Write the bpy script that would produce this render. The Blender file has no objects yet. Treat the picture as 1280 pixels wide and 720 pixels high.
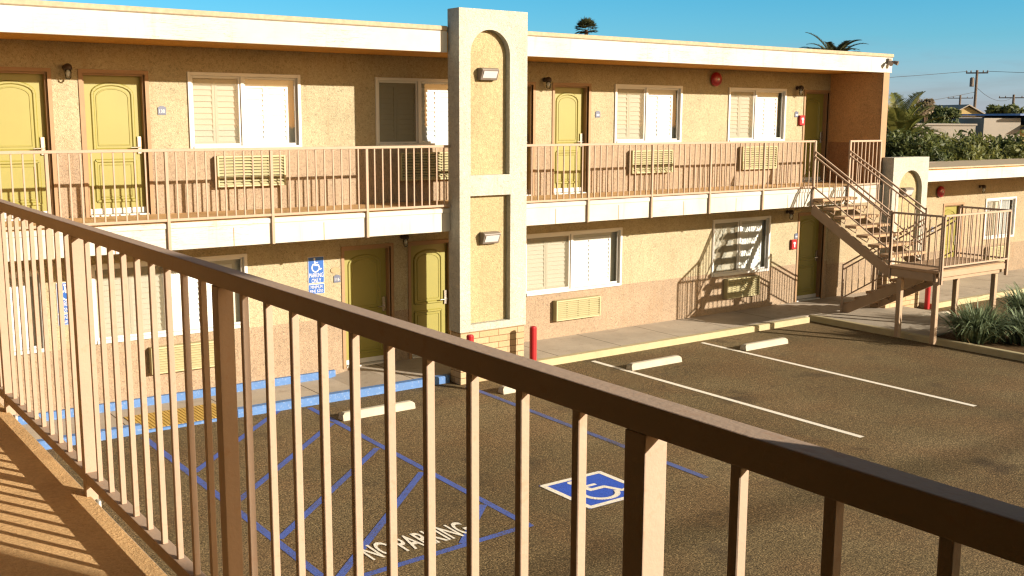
import bpy, bmesh, math, random
from math import sin, cos, pi, radians
from mathutils import Vector, Matrix

random.seed(7)
S = bpy.context.scene
COL = S.collection
ORG = {}

# ------------------------------------------------------------------ helpers
def uniq(base):
    return base

def props(o, label=None, cat=None, group=None, kind=None):
    if label: o['label'] = label
    if cat: o['category'] = cat
    if group: o['group'] = group
    if kind: o['kind'] = kind
    return o

def thing(name, loc, label, cat, group=None, kind=None):
    o = bpy.data.objects.new(name, None)
    o.empty_display_size = 0.2
    COL.objects.link(o)
    o.location = loc
    ORG[o.name] = Vector(loc)
    return props(o, label, cat, group, kind)

class MB:
    def __init__(s):
        s.v = []; s.f = []
    def add(s, vs, fs):
        n = len(s.v)
        s.v += [tuple(v) for v in vs]
        s.f += [tuple(i + n for i in f) for f in fs]
        return s
    def box(s, x0, y0, z0, x1, y1, z1):
        if x0 > x1: x0, x1 = x1, x0
        if y0 > y1: y0, y1 = y1, y0
        if z0 > z1: z0, z1 = z1, z0
        return s.add([(x0,y0,z0),(x1,y0,z0),(x1,y1,z0),(x0,y1,z0),(x0,y0,z1),(x1,y0,z1),(x1,y1,z1),(x0,y1,z1)],
                     [(0,3,2,1),(4,5,6,7),(0,1,5,4),(1,2,6,5),(2,3,7,6),(3,0,4,7)])
    def quad(s, a, b, c, d):
        return s.add([a,b,c,d], [(0,1,2,3)])
    def bar(s, a, b, w, h, up=(0,0,1)):
        """rectangular bar from a to b, w across, h along up"""
        a = Vector(a); b = Vector(b); d = (b - a).normalized(); up = Vector(up)
        r = d.cross(up)
        if r.length < 1e-5: r = d.cross(Vector((1,0,0)))
        r.normalize(); u = r.cross(d).normalized()
        vs = []
        for p in (a, b):
            for sx, sy in ((-1,-1),(1,-1),(1,1),(-1,1)):
                vs.append(p + r*(w/2*sx) + u*(h/2*sy))
        return s.add(vs, [(0,3,2,1),(4,5,6,7),(0,1,5,4),(1,2,6,5),(2,3,7,6),(3,0,4,7)])
    def slope(s, a, b, w, h, x=True):
        """bar whose ends are cut vertically: a,b are centre points, h is vertical height, w across (along X when x)"""
        a = Vector(a); b = Vector(b)
        r = Vector((w/2,0,0)) if x else Vector((0,w/2,0)); u = Vector((0,0,h/2))
        vs = []
        for p in (a, b):
            vs += [p-r-u, p+r-u, p+r+u, p-r+u]
        return s.add(vs, [(0,3,2,1),(4,5,6,7),(0,1,5,4),(1,2,6,5),(2,3,7,6),(3,0,4,7)])
    def prism(s, poly, f0, f1):
        """poly: 2D points; f0,f1 map a 2D point to 3D for both caps"""
        n = len(poly)
        vs = [f0(p) for p in poly] + [f1(p) for p in poly]
        fs = [tuple(range(n-1,-1,-1)), tuple(range(n,2*n))]
        fs += [(i,(i+1)%n,n+(i+1)%n,n+i) for i in range(n)]
        return s.add(vs, fs)
    def tube(s, pts, rad, n=8, cap=True):
        pts = [Vector(p) for p in pts]
        if not isinstance(rad, (list, tuple)): rad = [rad]*len(pts)
        base = len(s.v); ref = None
        for i, p in enumerate(pts):
            d = (pts[min(i+1,len(pts)-1)] - pts[max(i-1,0)]).normalized()
            if ref is None:
                ref = Vector((0,0,1)) if abs(d.z) < .9 else Vector((1,0,0))
            r = d.cross(ref).normalized(); u = r.cross(d).normalized(); ref = u
            for k in range(n):
                a = 2*pi*k/n
                s.v.append(tuple(p + r*(rad[i]*cos(a)) + u*(rad[i]*sin(a))))
        for i in range(len(pts)-1):
            for k in range(n):
                a = base+i*n+k; b = base+i*n+(k+1)%n
                s.f.append((a,b,b+n,a+n))
        if cap:
            s.f.append(tuple(base+k for k in range(n-1,-1,-1)))
            e = base+(len(pts)-1)*n
            s.f.append(tuple(e+k for k in range(n)))
        return s
    def lathe(s, prof, c, axis='Z', n=16):
        """prof: (r, t) pairs, t measured along axis from c"""
        base = len(s.v); c = Vector(c)
        for r, t in prof:
            for k in range(n):
                a = 2*pi*k/n
                if axis == 'Z': q = (r*cos(a), r*sin(a), t)
                elif axis == 'Y': q = (r*cos(a), t, r*sin(a))
                else: q = (t, r*cos(a), r*sin(a))
                s.v.append(tuple(c + Vector(q)))
        for i in range(len(prof)-1):
            for k in range(n):
                a = base+i*n+k; b = base+i*n+(k+1)%n
                s.f.append((a,b,b+n,a+n))
        s.f.append(tuple(base+k for k in range(n-1,-1,-1)))
        e = base+(len(prof)-1)*n
        s.f.append(tuple(e+k for k in range(n)))
        return s
    def build(s, name, mat, parent=None, bevel=0, smooth=False, at=None, recalc=True, seg=1):
        if parent is not None:
            off = ORG[parent.name]
        elif at is not None:
            off = Vector(at)
        else:
            xs = [v[0] for v in s.v]; ys = [v[1] for v in s.v]; zs = [v[2] for v in s.v]
            off = Vector(((min(xs)+max(xs))/2, (min(ys)+max(ys))/2, min(zs)))
        me = bpy.data.meshes.new(name)
        me.from_pydata([tuple(Vector(v) - off) for v in s.v], [], s.f)
        if recalc:
            bm = bmesh.new(); bm.from_mesh(me)
            bmesh.ops.recalc_face_normals(bm, faces=bm.faces)
            bm.to_mesh(me); bm.free()
        if smooth:
            for p in me.polygons: p.use_smooth = True
        if mat is not None: me.materials.append(mat)
        o = bpy.data.objects.new(name, me)
        COL.objects.link(o)
        if parent is not None:
            o.parent = parent
            ORG[o.name] = ORG[parent.name]
        else:
            o.location = off
            ORG[o.name] = off
        if bevel:
            m = o.modifiers.new('bevel', 'BEVEL'); m.width = bevel; m.segments = seg; m.limit_method = 'ANGLE'
        return o

def place_copies(proto, spots, parent):
    """proto is the first one; spots are offsets for the others relative to it"""
    base = proto.location.copy()
    for d in spots:
        c = proto.copy(); COL.objects.link(c); c.parent = parent
        c.location = base + Vector(d)
        ORG[c.name] = ORG[parent.name]

def text_mesh(name, body, height, mat, parent, xf, width=None, bold=0):
    cu = bpy.data.curves.new('t', 'FONT'); cu.body = body; cu.size = 1; cu.extrude = 0; cu.offset = bold
    cu.resolution_u = 3
    to = bpy.data.objects.new('t', cu); COL.objects.link(to)
    dg = bpy.context.evaluated_depsgraph_get()
    me = bpy.data.meshes.new_from_object(to.evaluated_get(dg))
    bpy.data.objects.remove(to); bpy.data.curves.remove(cu)
    xs = [v.co.x for v in me.vertices]; ys = [v.co.y for v in me.vertices]
    x0, x1, y0, y1 = min(xs), max(xs), min(ys), max(ys)
    sy = height/(y1-y0); sx = sy if width is None else width/(x1-x0)
    off = ORG[parent.name] if parent is not None else Vector((0,0,0))
    pts = [xf(((v.co.x-(x0+x1)/2)*sx, (v.co.y-(y0+y1)/2)*sy)) for v in me.vertices]
    if parent is None:
        cx = sum(p[0] for p in pts)/len(pts); cy = sum(p[1] for p in pts)/len(pts); cz = min(p[2] for p in pts)
        off = Vector((cx,cy,cz))
    for v, p in zip(me.vertices, pts): v.co = Vector(p) - off
    me.materials.clear(); me.materials.append(mat); me.name = name
    o = bpy.data.objects.new(name, me); COL.objects.link(o)
    if parent is not None:
        o.parent = parent; ORG[o.name] = ORG[parent.name]
    else:
        o.location = off; ORG[o.name] = off
    return o

# ------------------------------------------------------------------ materials
def newmat(name):
    m = bpy.data.materials.new(name); m.use_nodes = True
    nt = m.node_tree; b = nt.nodes['Principled BSDF']
    return m, nt, b

def N(nt, t, **kw):
    n = nt.nodes.new(t)
    for k, v in kw.items():
        if hasattr(n, k): setattr(n, k, v)
        else: n.inputs[k.replace('_', ' ')].default_value = v
    return n

def pos(nt):
    return N(nt, 'ShaderNodeNewGeometry').outputs['Position']

def noise(nt, scale, detail=4, rough=.55, dist=0, vec=None):
    n = N(nt, 'ShaderNodeTexNoise'); n.inputs['Scale'].default_value = scale
    n.inputs['Detail'].default_value = detail; n.inputs['Roughness'].default_value = rough
    n.inputs['Distortion'].default_value = dist
    nt.links.new(vec if vec is not None else pos(nt), n.inputs['Vector'])
    return n.outputs['Fac']

def ramp(nt, fac, stops):
    r = N(nt, 'ShaderNodeValToRGB'); e = r.color_ramp.elements
    while len(e) < len(stops): e.new(.5)
    for el, (p, c) in zip(e, stops):
        el.position = p; el.color = (c, c, c, 1) if isinstance(c, (int, float)) else (*c, 1)
    nt.links.new(fac, r.inputs['Fac'])
    return r.outputs['Color']

def mix(nt, fac, a, b, mode='MIX'):
    n = N(nt, 'ShaderNodeMix'); n.data_type = 'RGBA'; n.blend_type = mode
    for sock, v in ((n.inputs[0], fac), (n.inputs[6], a), (n.inputs[7], b)):
        if isinstance(v, (int, float)): sock.default_value = v
        elif isinstance(v, tuple): sock.default_value = (*v, 1)
        else: nt.links.new(v, sock)
    return n.outputs[2]

def math_(nt, op, a, b=None):
    n = N(nt, 'ShaderNodeMath'); n.operation = op
    for i, v in enumerate((a, b)):
        if v is None: continue
        if isinstance(v, (int, float)): n.inputs[i].default_value = v
        else: nt.links.new(v, n.inputs[i])
    return n.outputs[0]

def bump(nt, b, h, strength, dist):
    n = N(nt, 'ShaderNodeBump'); n.inputs['Strength'].default_value = strength; n.inputs['Distance'].default_value = dist
    nt.links.new(h, n.inputs['Height']); nt.links.new(n.outputs['Normal'], b.inputs['Normal'])

def sep(nt):
    n = N(nt, 'ShaderNodeSeparateXYZ'); nt.links.new(pos(nt), n.inputs[0]); return n.outputs

def painted(name, col, rough=.5, var=.12, scale=3, grain=60, bmp=.15, spec=.35, dirt=None, dirt_amt=.35):
    m, nt, b = newmat(name)
    c2 = tuple(max(0, c*(1-var*2)) for c in col)
    f = noise(nt, scale, 5, .6)
    c = mix(nt, ramp(nt, f, [(.3, 0), (.7, 1)]), c2, col)
    if dirt:
        d = noise(nt, scale*4, 6, .7, .4)
        c = mix(nt, math_(nt, 'MULTIPLY', ramp(nt, d, [(.56, 0), (.72, 1)]), dirt_amt), c, dirt)
    nt.links.new(c, b.inputs['Base Color'])
    b.inputs['Roughness'].default_value = rough
    b.inputs['Specular IOR Level'].default_value = spec
    if bmp: bump(nt, b, noise(nt, grain, 3, .6), bmp, .004)
    return m

def stucco(name, top, low=None, bands=None, bmp=.55, dirt=(.25,.14,.06), scale=38, grain=.62):
    """trowelled stucco; low colour below the painted band lines"""
    m, nt, b = newmat(name)
    f = noise(nt, 1.3, 6, .65)
    wob = ramp(nt, f, [(.32, .86), (.68, 1.04)])
    fine = ramp(nt, noise(nt, scale*.75, 5, .75, 1.2), [(.36, grain), (.47, .94), (.62, 1.12)])
    col = top
    if low:
        z = sep(nt)[2]
        jig = math_(nt, 'MULTIPLY_ADD', noise(nt, 9, 2), .012)
        nt.nodes[-1].inputs[2].default_value = -.006
        z = math_(nt, 'ADD', z, jig)
        msk = math_(nt, 'LESS_THAN', z, bands[0])
        if len(bands) > 1:
            up = math_(nt, 'MULTIPLY', math_(nt, 'GREATER_THAN', z, bands[1]), math_(nt, 'LESS_THAN', z, bands[2]))
            msk = math_(nt, 'MAXIMUM', msk, up)
        col = mix(nt, msk, top, low)
    c = mix(nt, 1.0, col, wob, 'MULTIPLY')
    c = mix(nt, 1.0, c, fine, 'MULTIPLY')
    # streaks and grime
    mp = N(nt, 'ShaderNodeMapping'); mp.inputs['Scale'].default_value = (5, 5, .5)
    nt.links.new(pos(nt), mp.inputs['Vector'])
    st = noise(nt, 1.5, 5, .65, .2, mp.outputs[0])
    c = mix(nt, math_(nt, 'MULTIPLY', ramp(nt, st, [(.55, 0), (.8, 1)]), .34), c, dirt)
    nt.links.new(c, b.inputs['Base Color'])
    b.inputs['Roughness'].default_value = .92
    b.inputs['Specular IOR Level'].default_value = .12
    h1 = noise(nt, scale, 5, .62, 1.6); h2 = noise(nt, 140, 2, .5)
    h = math_(nt, 'ADD', ramp(nt, h1, [(.38, 0), (.62, 1)]), math_(nt, 'MULTIPLY', h2, .35))
    bump(nt, b, h, bmp, .016)
    return m

M = {}
M['wall'] = stucco('stucco_two_tone', (.40,.345,.225), (.345,.258,.178), (1.04, 2.9, 3.93))
M['annex_wall'] = stucco('stucco_annex', (.35,.285,.185), (.29,.22,.15), (.95,))
M['wing_bounce_wall'] = stucco('stucco_wing_bounce', (.54,.385,.18), (.46,.30,.15), (1.04, 2.9, 3.93))  # unseen wing, coloured warmer and brighter than the motel to bounce light
M['fin'] = stucco('stucco_fin_shade', (.52,.29,.125), (.33,.17,.08), (1.04, 2.9, 3.93))  # wall stucco again, with the orange of the fin's shade put into the colour
M['soffit'] = stucco('stucco_soffit', (.66,.33,.075), scale=30)
M['pillar'] = stucco('stucco_pillar', (.44,.43,.365), scale=26, bmp=.55, dirt=(.34,.25,.14), grain=.78)
M['panel'] = stucco('stucco_panel', (.385,.315,.18), scale=26, bmp=.55, grain=.75)
def fascia():
    m, nt, b = newmat('fascia_white')
    f = noise(nt, 1.1, 5, .6)
    c = mix(nt, ramp(nt, f, [(.35, 0), (.65, 1)]), (.40,.385,.335), (.46,.45,.41))
    mp = N(nt, 'ShaderNodeMapping'); mp.inputs['Scale'].default_value = (1.2,1.2,22); nt.links.new(pos(nt), mp.inputs['Vector'])
    ck = noise(nt, 1.6, 5, .6, .5, mp.outputs[0]); area = noise(nt, .7, 3, .6)
    line = ramp(nt, ck, [(.485, 0), (.497, 1), (.503, 1), (.515, 0)])
    k = math_(nt, 'MULTIPLY', line, ramp(nt, area, [(.5, 0), (.62, .75)]))
    c = mix(nt, k, c, (.26,.15,.06))
    mp2 = N(nt, 'ShaderNodeMapping'); mp2.inputs['Scale'].default_value = (7,7,.6); nt.links.new(pos(nt), mp2.inputs['Vector'])
    st = noise(nt, 1.3, 4, .6, .2, mp2.outputs[0])
    c = mix(nt, math_(nt, 'MULTIPLY', ramp(nt, st, [(.60, 0), (.78, 1)]), .35), c, (.33,.23,.10))
    nt.links.new(c, b.inputs['Base Color']); b.inputs['Roughness'].default_value = .65; b.inputs['Specular IOR Level'].default_value = .2
    bump(nt, b, math_(nt, 'ADD', ck, noise(nt, 50, 3)), .2, .005)
    return m
M['white'] = fascia()
M['trimwhite'] = painted('window_white', (.56,.55,.52), .4, .03, 2, 40, .05)
M['cap'] = painted('roof_cap_gravel', (.40,.33,.23), .9, .12, 14, 90, .6, .1, (.4,.16,.06), .6)
M['roof'] = painted('roof_gravel', (.38,.34,.28), .95, .15, 8, 60, .6, .1)
M['rail'] = painted('rail_tan_paint', (.365,.268,.195), .62, .05, 6, 70, .25, .18, (.30,.13,.05), .35)
M['stair'] = painted('stair_tan_paint', (.33,.235,.155), .6, .07, 5, 60, .2, .3, (.28,.14,.06), .35)
M['tread'] = painted('tread_concrete', (.38,.25,.15), .85, .1, 6, 70, .4, .2, (.25,.14,.08), .4)
M['casing'] = painted('door_casing_paint', (.29,.175,.09), .6, .08, 5, 60, .2)
M['door'] = painted('door_olive_paint', (.225,.20,.044), .42, .04, 2, 25, .06, .4)
M['chrome'] = painted('brushed_nickel', (.62,.60,.56), .25, .03, 20, 100, 0)
M['chrome'].node_tree.nodes['Principled BSDF'].inputs['Metallic'].default_value = .9
M['shutter'] = painted('shutter_white', (.66,.66,.65), .45, .02, 3, 40, 0)
M['shutter_beige'] = painted('shutter_beige', (.50,.475,.40), .5, .03, 3, 40, 0)
M['ac'] = painted('ac_cream_enamel', (.38,.34,.19), .5, .05, 6, 60, .08, .35, (.3,.2,.08), .3)
M['dark'] = painted('interior_dark', (.03,.025,.02), .9, .1, 3, 40, 0)
M['bronze'] = painted('lamp_bronze', (.045,.028,.018), .45, .1, 10, 60, .1)
M['red'] = painted('red_paint', (.34,.014,.018), .35, .08, 9, 60, .1, .45, (.2,.02,.02), .4)
M['dkred'] = painted('bell_red', (.28,.012,.02), .3, .06, 9, 60, .05, .5)
M['signblue'] = painted('sign_blue', (.006,.085,.34), .4, .04, 3, 40, 0)
M['signwhite'] = painted('sign_white', (.55,.55,.54), .5, .02, 3, 40, 0)
M['plate'] = painted('plate_grey_blue', (.10,.115,.17), .4, .05, 8, 40, 0)
M['brass'] = painted('plaque_brass', (.33,.23,.12), .45, .08, 30, 60, .1)
M['housing'] = painted('light_housing', (.16,.13,.105), .4, .06, 9, 40, .05)
M['lens'] = painted('light_lens', (.50,.50,.50), .2, .02, 9, 40, 0, .6)
M['blue_kerb'] = painted('kerb_blue', (.085,.175,.38), .7, .08, 6, 60, .3, .2, (.34,.36,.38), .75)
M['yellow_kerb'] = painted('kerb_yellow', (.40,.34,.20), .75, .08, 6, 60, .3, .2, (.32,.22,.12), .75)
M['grey_kerb'] = painted('kerb_concrete', (.26,.20,.14), .9, .12, 5, 60, .4, .15, (.1,.07,.04), .5)
M['stop'] = painted('wheel_stop_concrete', (.42,.38,.30), .85, .08, 6, 70, .4, .2, (.28,.20,.12), .5)
M['mat_yellow'] = painted('tactile_yellow', (.50,.33,.08), .7, .08, 8, 60, .2, .25, (.35,.2,.08), .5)
M['bark'] = painted('palm_bark', (.16,.11,.07), .95, .25, 6, 30, .8, .1)
M['polewood'] = painted('pole_wood', (.17,.13,.10), .9, .2, 6, 30, .5, .1)
M['wire'] = painted('wire_black', (.03,.03,.035), .6, .1, 6, 30, 0)
M['soil'] = painted('soil', (.11,.07,.035), .98, .25, 7, 40, 1, .05)
M['bluebg'] = painted('blue_roof', (.16,.24,.45), .5, .1, 1, 10, .1)
M['tan_bg'] = painted('tan_house_wall', (.40,.29,.12), .85, .06, 1, 10, .1)
M['white_bg'] = painted('pale_wall', (.33,.29,.24), .85, .06, .6, 10, .2)
M['grey_bg'] = painted('slate_shingle', (.14,.12,.13), .9, .15, 2, 10, .3)
M['glassdark'] = painted('bg_window', (.05,.07,.08), .15, .1, 2, 10, 0, .6)

def leafmat(name, a, b_, trans=.25, s=4):
    m, nt, b = newmat(name)
    f = noise(nt, s, 3, .6)
    nt.links.new(mix(nt, ramp(nt, f, [(.35, 0), (.65, 1)]), a, b_), b.inputs['Base Color'])
    b.inputs['Roughness'].default_value = .55
    b.inputs['Specular IOR Level'].default_value = .3
    t = N(nt, 'ShaderNodeBsdfTranslucent'); t.inputs['Color'].default_value = (*[min(1, c*1.6) for c in b_], 1)
    mx = N(nt, 'ShaderNodeMixShader'); mx.inputs[0].default_value = trans
    nt.links.new(b.outputs[0], mx.inputs[1]); nt.links.new(t.outputs[0], mx.inputs[2])
    nt.links.new(mx.outputs[0], nt.nodes['Material Output'].inputs['Surface'])
    return m
M['leaf'] = leafmat('shrub_leaf', (.035,.05,.012), (.135,.14,.035), s=2.2)
M['leaf_dark'] = leafmat('dark_leaf', (.02,.035,.012), (.095,.11,.03), s=2.0)
M['frond'] = leafmat('palm_frond', (.05,.075,.015), (.17,.16,.04), s=1.5)
M['frond_dark'] = leafmat('palm_frond_dark', (.02,.032,.012), (.07,.07,.03), s=1.5)
M['frond_dry'] = leafmat('palm_dry', (.13,.08,.035), (.26,.17,.08), s=1.5)
M['blade'] = leafmat('strap_leaf', (.04,.065,.03), (.20,.25,.14), .15, s=9)
M['twig'] = painted('twig', (.12,.08,.05), .95, .2, 8, 30, .4, .1)
M['dryflower'] = leafmat('dry_leaf', (.10,.075,.045), (.24,.19,.12), s=2)

# asphalt
def asphalt():
    m, nt, b = newmat('asphalt')
    big = ramp(nt, noise(nt, .35, 6, .6), [(.3, (.098,.070,.033)), (.52, (.132,.095,.046)), (.72, (.172,.127,.066))])
    spk = noise(nt, 48, 3, .85)
    c = mix(nt, 1, big, ramp(nt, spk, [(.36, .10), (.47, .80), (.57, 1.3), (.66, 3.2)]), 'MULTIPLY')
    c = mix(nt, 1, c, ramp(nt, noise(nt, 15, 5, .8), [(.36, .60), (.50, .97), (.64, 1.35)]), 'MULTIPLY')
    c = mix(nt, ramp(nt, noise(nt, .8, 4, .6, .3), [(.42, 0), (.62, .55)]), c, mix(nt, 1, c, (1.05,.86,.80), 'MULTIPLY'))
    pat = noise(nt, 1.7, 5, .7, .5)
    c = mix(nt, math_(nt, 'MULTIPLY', ramp(nt, pat, [(.60, 0), (.74, 1)]), .6), c, (.035,.024,.014))
    crk = N(nt, 'ShaderNodeTexVoronoi'); crk.feature = 'DISTANCE_TO_EDGE'; crk.inputs['Scale'].default_value = .22
    wv = N(nt, 'ShaderNodeVectorMath'); wv.operation = 'ADD'
    nz = N(nt, 'ShaderNodeTexNoise'); nz.inputs['Scale'].default_value = 1.5; nz.inputs['Detail'].default_value = 5
    nt.links.new(pos(nt), nz.inputs['Vector'])
    nt.links.new(pos(nt), wv.inputs[0]); nt.links.new(nz.outputs['Color'], wv.inputs[1])
    nt.links.new(wv.outputs[0], crk.inputs['Vector'])
    c = mix(nt, math_(nt, 'MULTIPLY', ramp(nt, crk.outputs['Distance'], [(.0, 1), (.004, 0)]), .35), c, (.02,.014,.01))
    oil = noise(nt, .9, 3, .5)
    c = mix(nt, math_(nt, 'MULTIPLY', ramp(nt, oil, [(.62, 0), (.74, 1)]), .6), c, (.035,.024,.015))
    nt.links.new(c, b.inputs['Base Color'])
    b.inputs['Roughness'].default_value = .9
    b.inputs['Specular IOR Level'].default_value = .18
    bump(nt, b, spk, .9, .012)
    return m
M['asphalt'] = asphalt()

def concrete(name, col, joint=1.55, off=.3, axis=0, dark=(.12,.08,.05)):
    m, nt, b = newmat(name)
    f = noise(nt, 1.1, 6, .65, .3)
    c = mix(nt, ramp(nt, f, [(.3, 0), (.7, 1)]), tuple(x*.72 for x in col), col)
    sp = noise(nt, 110, 2, .7)
    c = mix(nt, 1, c, ramp(nt, sp, [(.3, .82), (.65, 1.08)]), 'MULTIPLY')
    st = noise(nt, 2.6, 5, .7, .4)
    c = mix(nt, math_(nt, 'MULTIPLY', ramp(nt, st, [(.57, 0), (.75, 1)]), .5), c, dark)
    if joint:
        x = sep(nt)[axis]
        fr = math_(nt, 'FRACT', math_(nt, 'DIVIDE', math_(nt, 'ADD', x, off), joint))
        c = mix(nt, math_(nt, 'LESS_THAN', fr, .011), c, (.05,.035,.02))
    nt.links.new(c, b.inputs['Base Color'])
    b.inputs['Roughness'].default_value = .88
    b.inputs['Specular IOR Level'].default_value = .2
    bump(nt, b, math_(nt, 'ADD', sp, f), .3, .006)
    return m
M['concrete'] = concrete('sidewalk_concrete', (.42,.36,.285))
M['pad'] = concrete('pad_concrete', (.38,.33,.26), joint=None)
M['floor'] = concrete('walkway_coating', (.62,.40,.19), joint=None, dark=(.34,.18,.07))
nt = M['floor'].node_tree
for n in nt.nodes:
    if n.type == 'BUMP': n.inputs['Strength'].default_value = .7; n.inputs['Distance'].default_value = .01
for n in nt.nodes:
    if n.type == 'TEX_NOISE' and abs(n.inputs['Scale'].default_value-110) < 1: n.inputs['Scale'].default_value = 70; n.inputs['Detail'].default_value = 4

def paint_line(name, col, wear=.5):
    m, nt, b = newmat(name)
    n1 = noise(nt, 45, 4, .75); n2 = noise(nt, 1.6, 4, .6)
    k = math_(nt, 'ADD', math_(nt, 'MULTIPLY', n1, .6), math_(nt, 'MULTIPLY', n2, .4))
    f = ramp(nt, k, [(wear-.05, 1), (wear+.06, 0)])
    c = mix(nt, f, col, (.09,.066,.036))
    c = mix(nt, 1, c, ramp(nt, noise(nt, 85, 3, .8), [(.32, .55), (.55, 1.0)]), 'MULTIPLY')
    nt.links.new(mix(nt, 1.0, c, c), b.inputs['Base Color'])
    # ramp sense: below wear -> asphalt shows
    b.inputs['Roughness'].default_value = .8
    b.inputs['Specular IOR Level'].default_value = .2
    bump(nt, b, noise(nt, 85, 3, .8), .6, .008)
    return m
def worn(name, col, wear):
    m = paint_line(name, col, wear); return m
M['pwhite'] = worn('line_white', (.80,.74,.63), .34)
M['pblue'] = worn('line_blue', (.075,.12,.40), .435)
M['pblue_faded'] = worn('line_blue_faded', (.09,.12,.30), .46)
M['pblue_strong'] = worn('symbol_blue', (.035,.10,.52), .37)

# brick
def brick():
    m, nt, b = newmat('tan_brick')
    s = sep(nt)
    cb = N(nt, 'ShaderNodeCombineXYZ')
    nt.links.new(math_(nt, 'ADD', s[0], s[1]), cb.inputs[0]); nt.links.new(s[2], cb.inputs[1])
    t = N(nt, 'ShaderNodeTexBrick')
    nt.links.new(cb.outputs[0], t.inputs['Vector'])
    t.inputs['Color1'].default_value = (.36,.265,.15,1); t.inputs['Color2'].default_value = (.42,.32,.20,1)
    t.inputs['Mortar'].default_value = (.20,.13,.07,1)
    t.inputs['Scale'].default_value = 1; t.inputs['Brick Width'].default_value = .40; t.inputs['Row Height'].default_value = .11
    t.inputs['Mortar Size'].default_value = .007
    c = mix(nt, 1, t.outputs['Color'], ramp(nt, noise(nt, 30, 4, .7), [(.3, .85), (.65, 1.03)]), 'MULTIPLY')
    nt.links.new(c, b.inputs['Base Color']); b.inputs['Roughness'].default_value = .9
    b.inputs['Specular IOR Level'].default_value = .12
    h = math_(nt, 'SUBTRACT', noise(nt, 60, 3), math_(nt, 'MULTIPLY', t.outputs['Fac'], 2))
    bump(nt, b, h, .6, .008)
    return m
M['brick'] = brick()

def glass():
    m = bpy.data.materials.new('window_glass'); m.use_nodes = True
    nt = m.node_tree; nt.nodes.clear()
    o = N(nt, 'ShaderNodeOutputMaterial'); t = N(nt, 'ShaderNodeBsdfTransparent'); g = N(nt, 'ShaderNodeBsdfGlossy')
    t.inputs[0].default_value = (.93,.95,.94,1); g.inputs['Roughness'].default_value = .02
    fr = N(nt, 'ShaderNodeFresnel'); fr.inputs[0].default_value = 1.45
    mx = N(nt, 'ShaderNodeMixShader')
    nt.links.new(fr.outputs[0], mx.inputs[0]); nt.links.new(t.outputs[0], mx.inputs[1]); nt.links.new(g.outputs[0], mx.inputs[2])
    nt.links.new(mx.outputs[0], o.inputs[0]); return m
M['glass'] = glass()

def screen():
    m = bpy.data.materials.new('insect_screen'); m.use_nodes = True
    nt = m.node_tree; nt.nodes.clear()
    o = N(nt, 'ShaderNodeOutputMaterial'); t = N(nt, 'ShaderNodeBsdfTransparent'); g = N(nt, 'ShaderNodeBsdfDiffuse')
    g.inputs[0].default_value = (.30,.26,.18,1)
    mx = N(nt, 'ShaderNodeMixShader'); mx.inputs[0].default_value = .35
    nt.links.new(t.outputs[0], mx.inputs[1]); nt.links.new(g.outputs[0], mx.inputs[2])
    nt.links.new(mx.outputs[0], o.inputs[0]); return m
M['screen'] = screen()

# ------------------------------------------------------------------ ground and paving
FW = 16.5      # facade plane
WK = 15.05     # edge of upper walkway
FL = 2.98      # upper floor

o = MB().quad((-400,-400,0),(900,-400,0),(900,900,0),(-400,900,0)).build('parking_lot', M['asphalt'], at=(0,0,0))
props(o, 'worn brown asphalt parking lot spreading out below the railing', 'asphalt', kind='structure')

b = MB(); b.box(8.7,15.15,-.02,22.9,FW+.05,.12); b.box(-.3,15.15,-.02,8.1,FW+.05,.012)
b.add([(8.1,15.15,.012),(8.7,15.15,.12),(8.7,FW+.05,.12),(8.1,FW+.05,.012)],[(0,1,2,3)])
props(b.build('sidewalk', M['concrete']), 'concrete sidewalk running along the foot of the two storey motel', 'sidewalk', kind='structure')
b = MB(); b.box(22.9,14.56,-.02,40,FW+.05,.12)
props(b.build('sidewalk', M['concrete']), 'concrete sidewalk in front of the single storey annex', 'sidewalk', kind='structure')
b = MB(); b.box(19.42,12.3,-.02,22.1,15.15,.118)
props(b.build('concrete_pad', M['pad']), 'pale concrete pad under the staircase landing', 'paving', kind='structure')
b = MB(); b.box(-.3,15.0,-.02,4.45,15.15,.125); b.box(5.85,15.0,-.02,9.64,15.15,.125); b.box(4.45,15.0,-.02,5.85,15.08,.035)
props(b.build('blue_kerb', M['blue_kerb'], bevel=.015), 'blue painted kerb beside the accessible bay', 'kerb', kind='structure')
b = MB(); b.box(-.3,16.42,.0,8.2,16.497,.135)
props(b.build('blue_wall_kerb', M['blue_kerb'], bevel=.006), 'low blue painted strip along the wall foot behind the ramp', 'kerb', kind='structure')
b = MB(); b.box(11.04,15.0,-.02,19.12,15.15,.125)
props(b.build('yellow_kerb', M['yellow_kerb'], bevel=.015), 'yellow painted kerb in front of the two white stalls', 'kerb', kind='structure')
b = MB(); b.box(19.27,6,-.02,19.42,15.15,.13)
props(b.build('planter_kerb', M['yellow_kerb'], bevel=.015), 'faded kerb edging the planting bed and stair pad', 'kerb', kind='structure')
b = MB(); b.box(22.9,14.42,-.02,40,14.56,.125)
props(b.build('annex_kerb', M['yellow_kerb'], bevel=.015), 'yellow kerb in front of the single storey annex', 'kerb', kind='structure')
# planting bed: uneven soil
b = MB(); nx, ny = 14, 24
gx = lambda i: 19.42+i*(24-19.42)/nx; gy = lambda j: 6+j*(12.29-6)/ny
for j in range(ny+1):
    for i in range(nx+1):
        b.v.append((gx(i), gy(j), .07+.05*random.random()))
for j in range(ny):
    for i in range(nx):
        a = j*(nx+1)+i; b.f.append((a,a+1,a+nx+2,a+nx+1))
props(b.build('planting_bed_soil', M['soil'], smooth=True), 'dark soil of the planting bed right of the stalls', 'soil', kind='structure')
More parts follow.
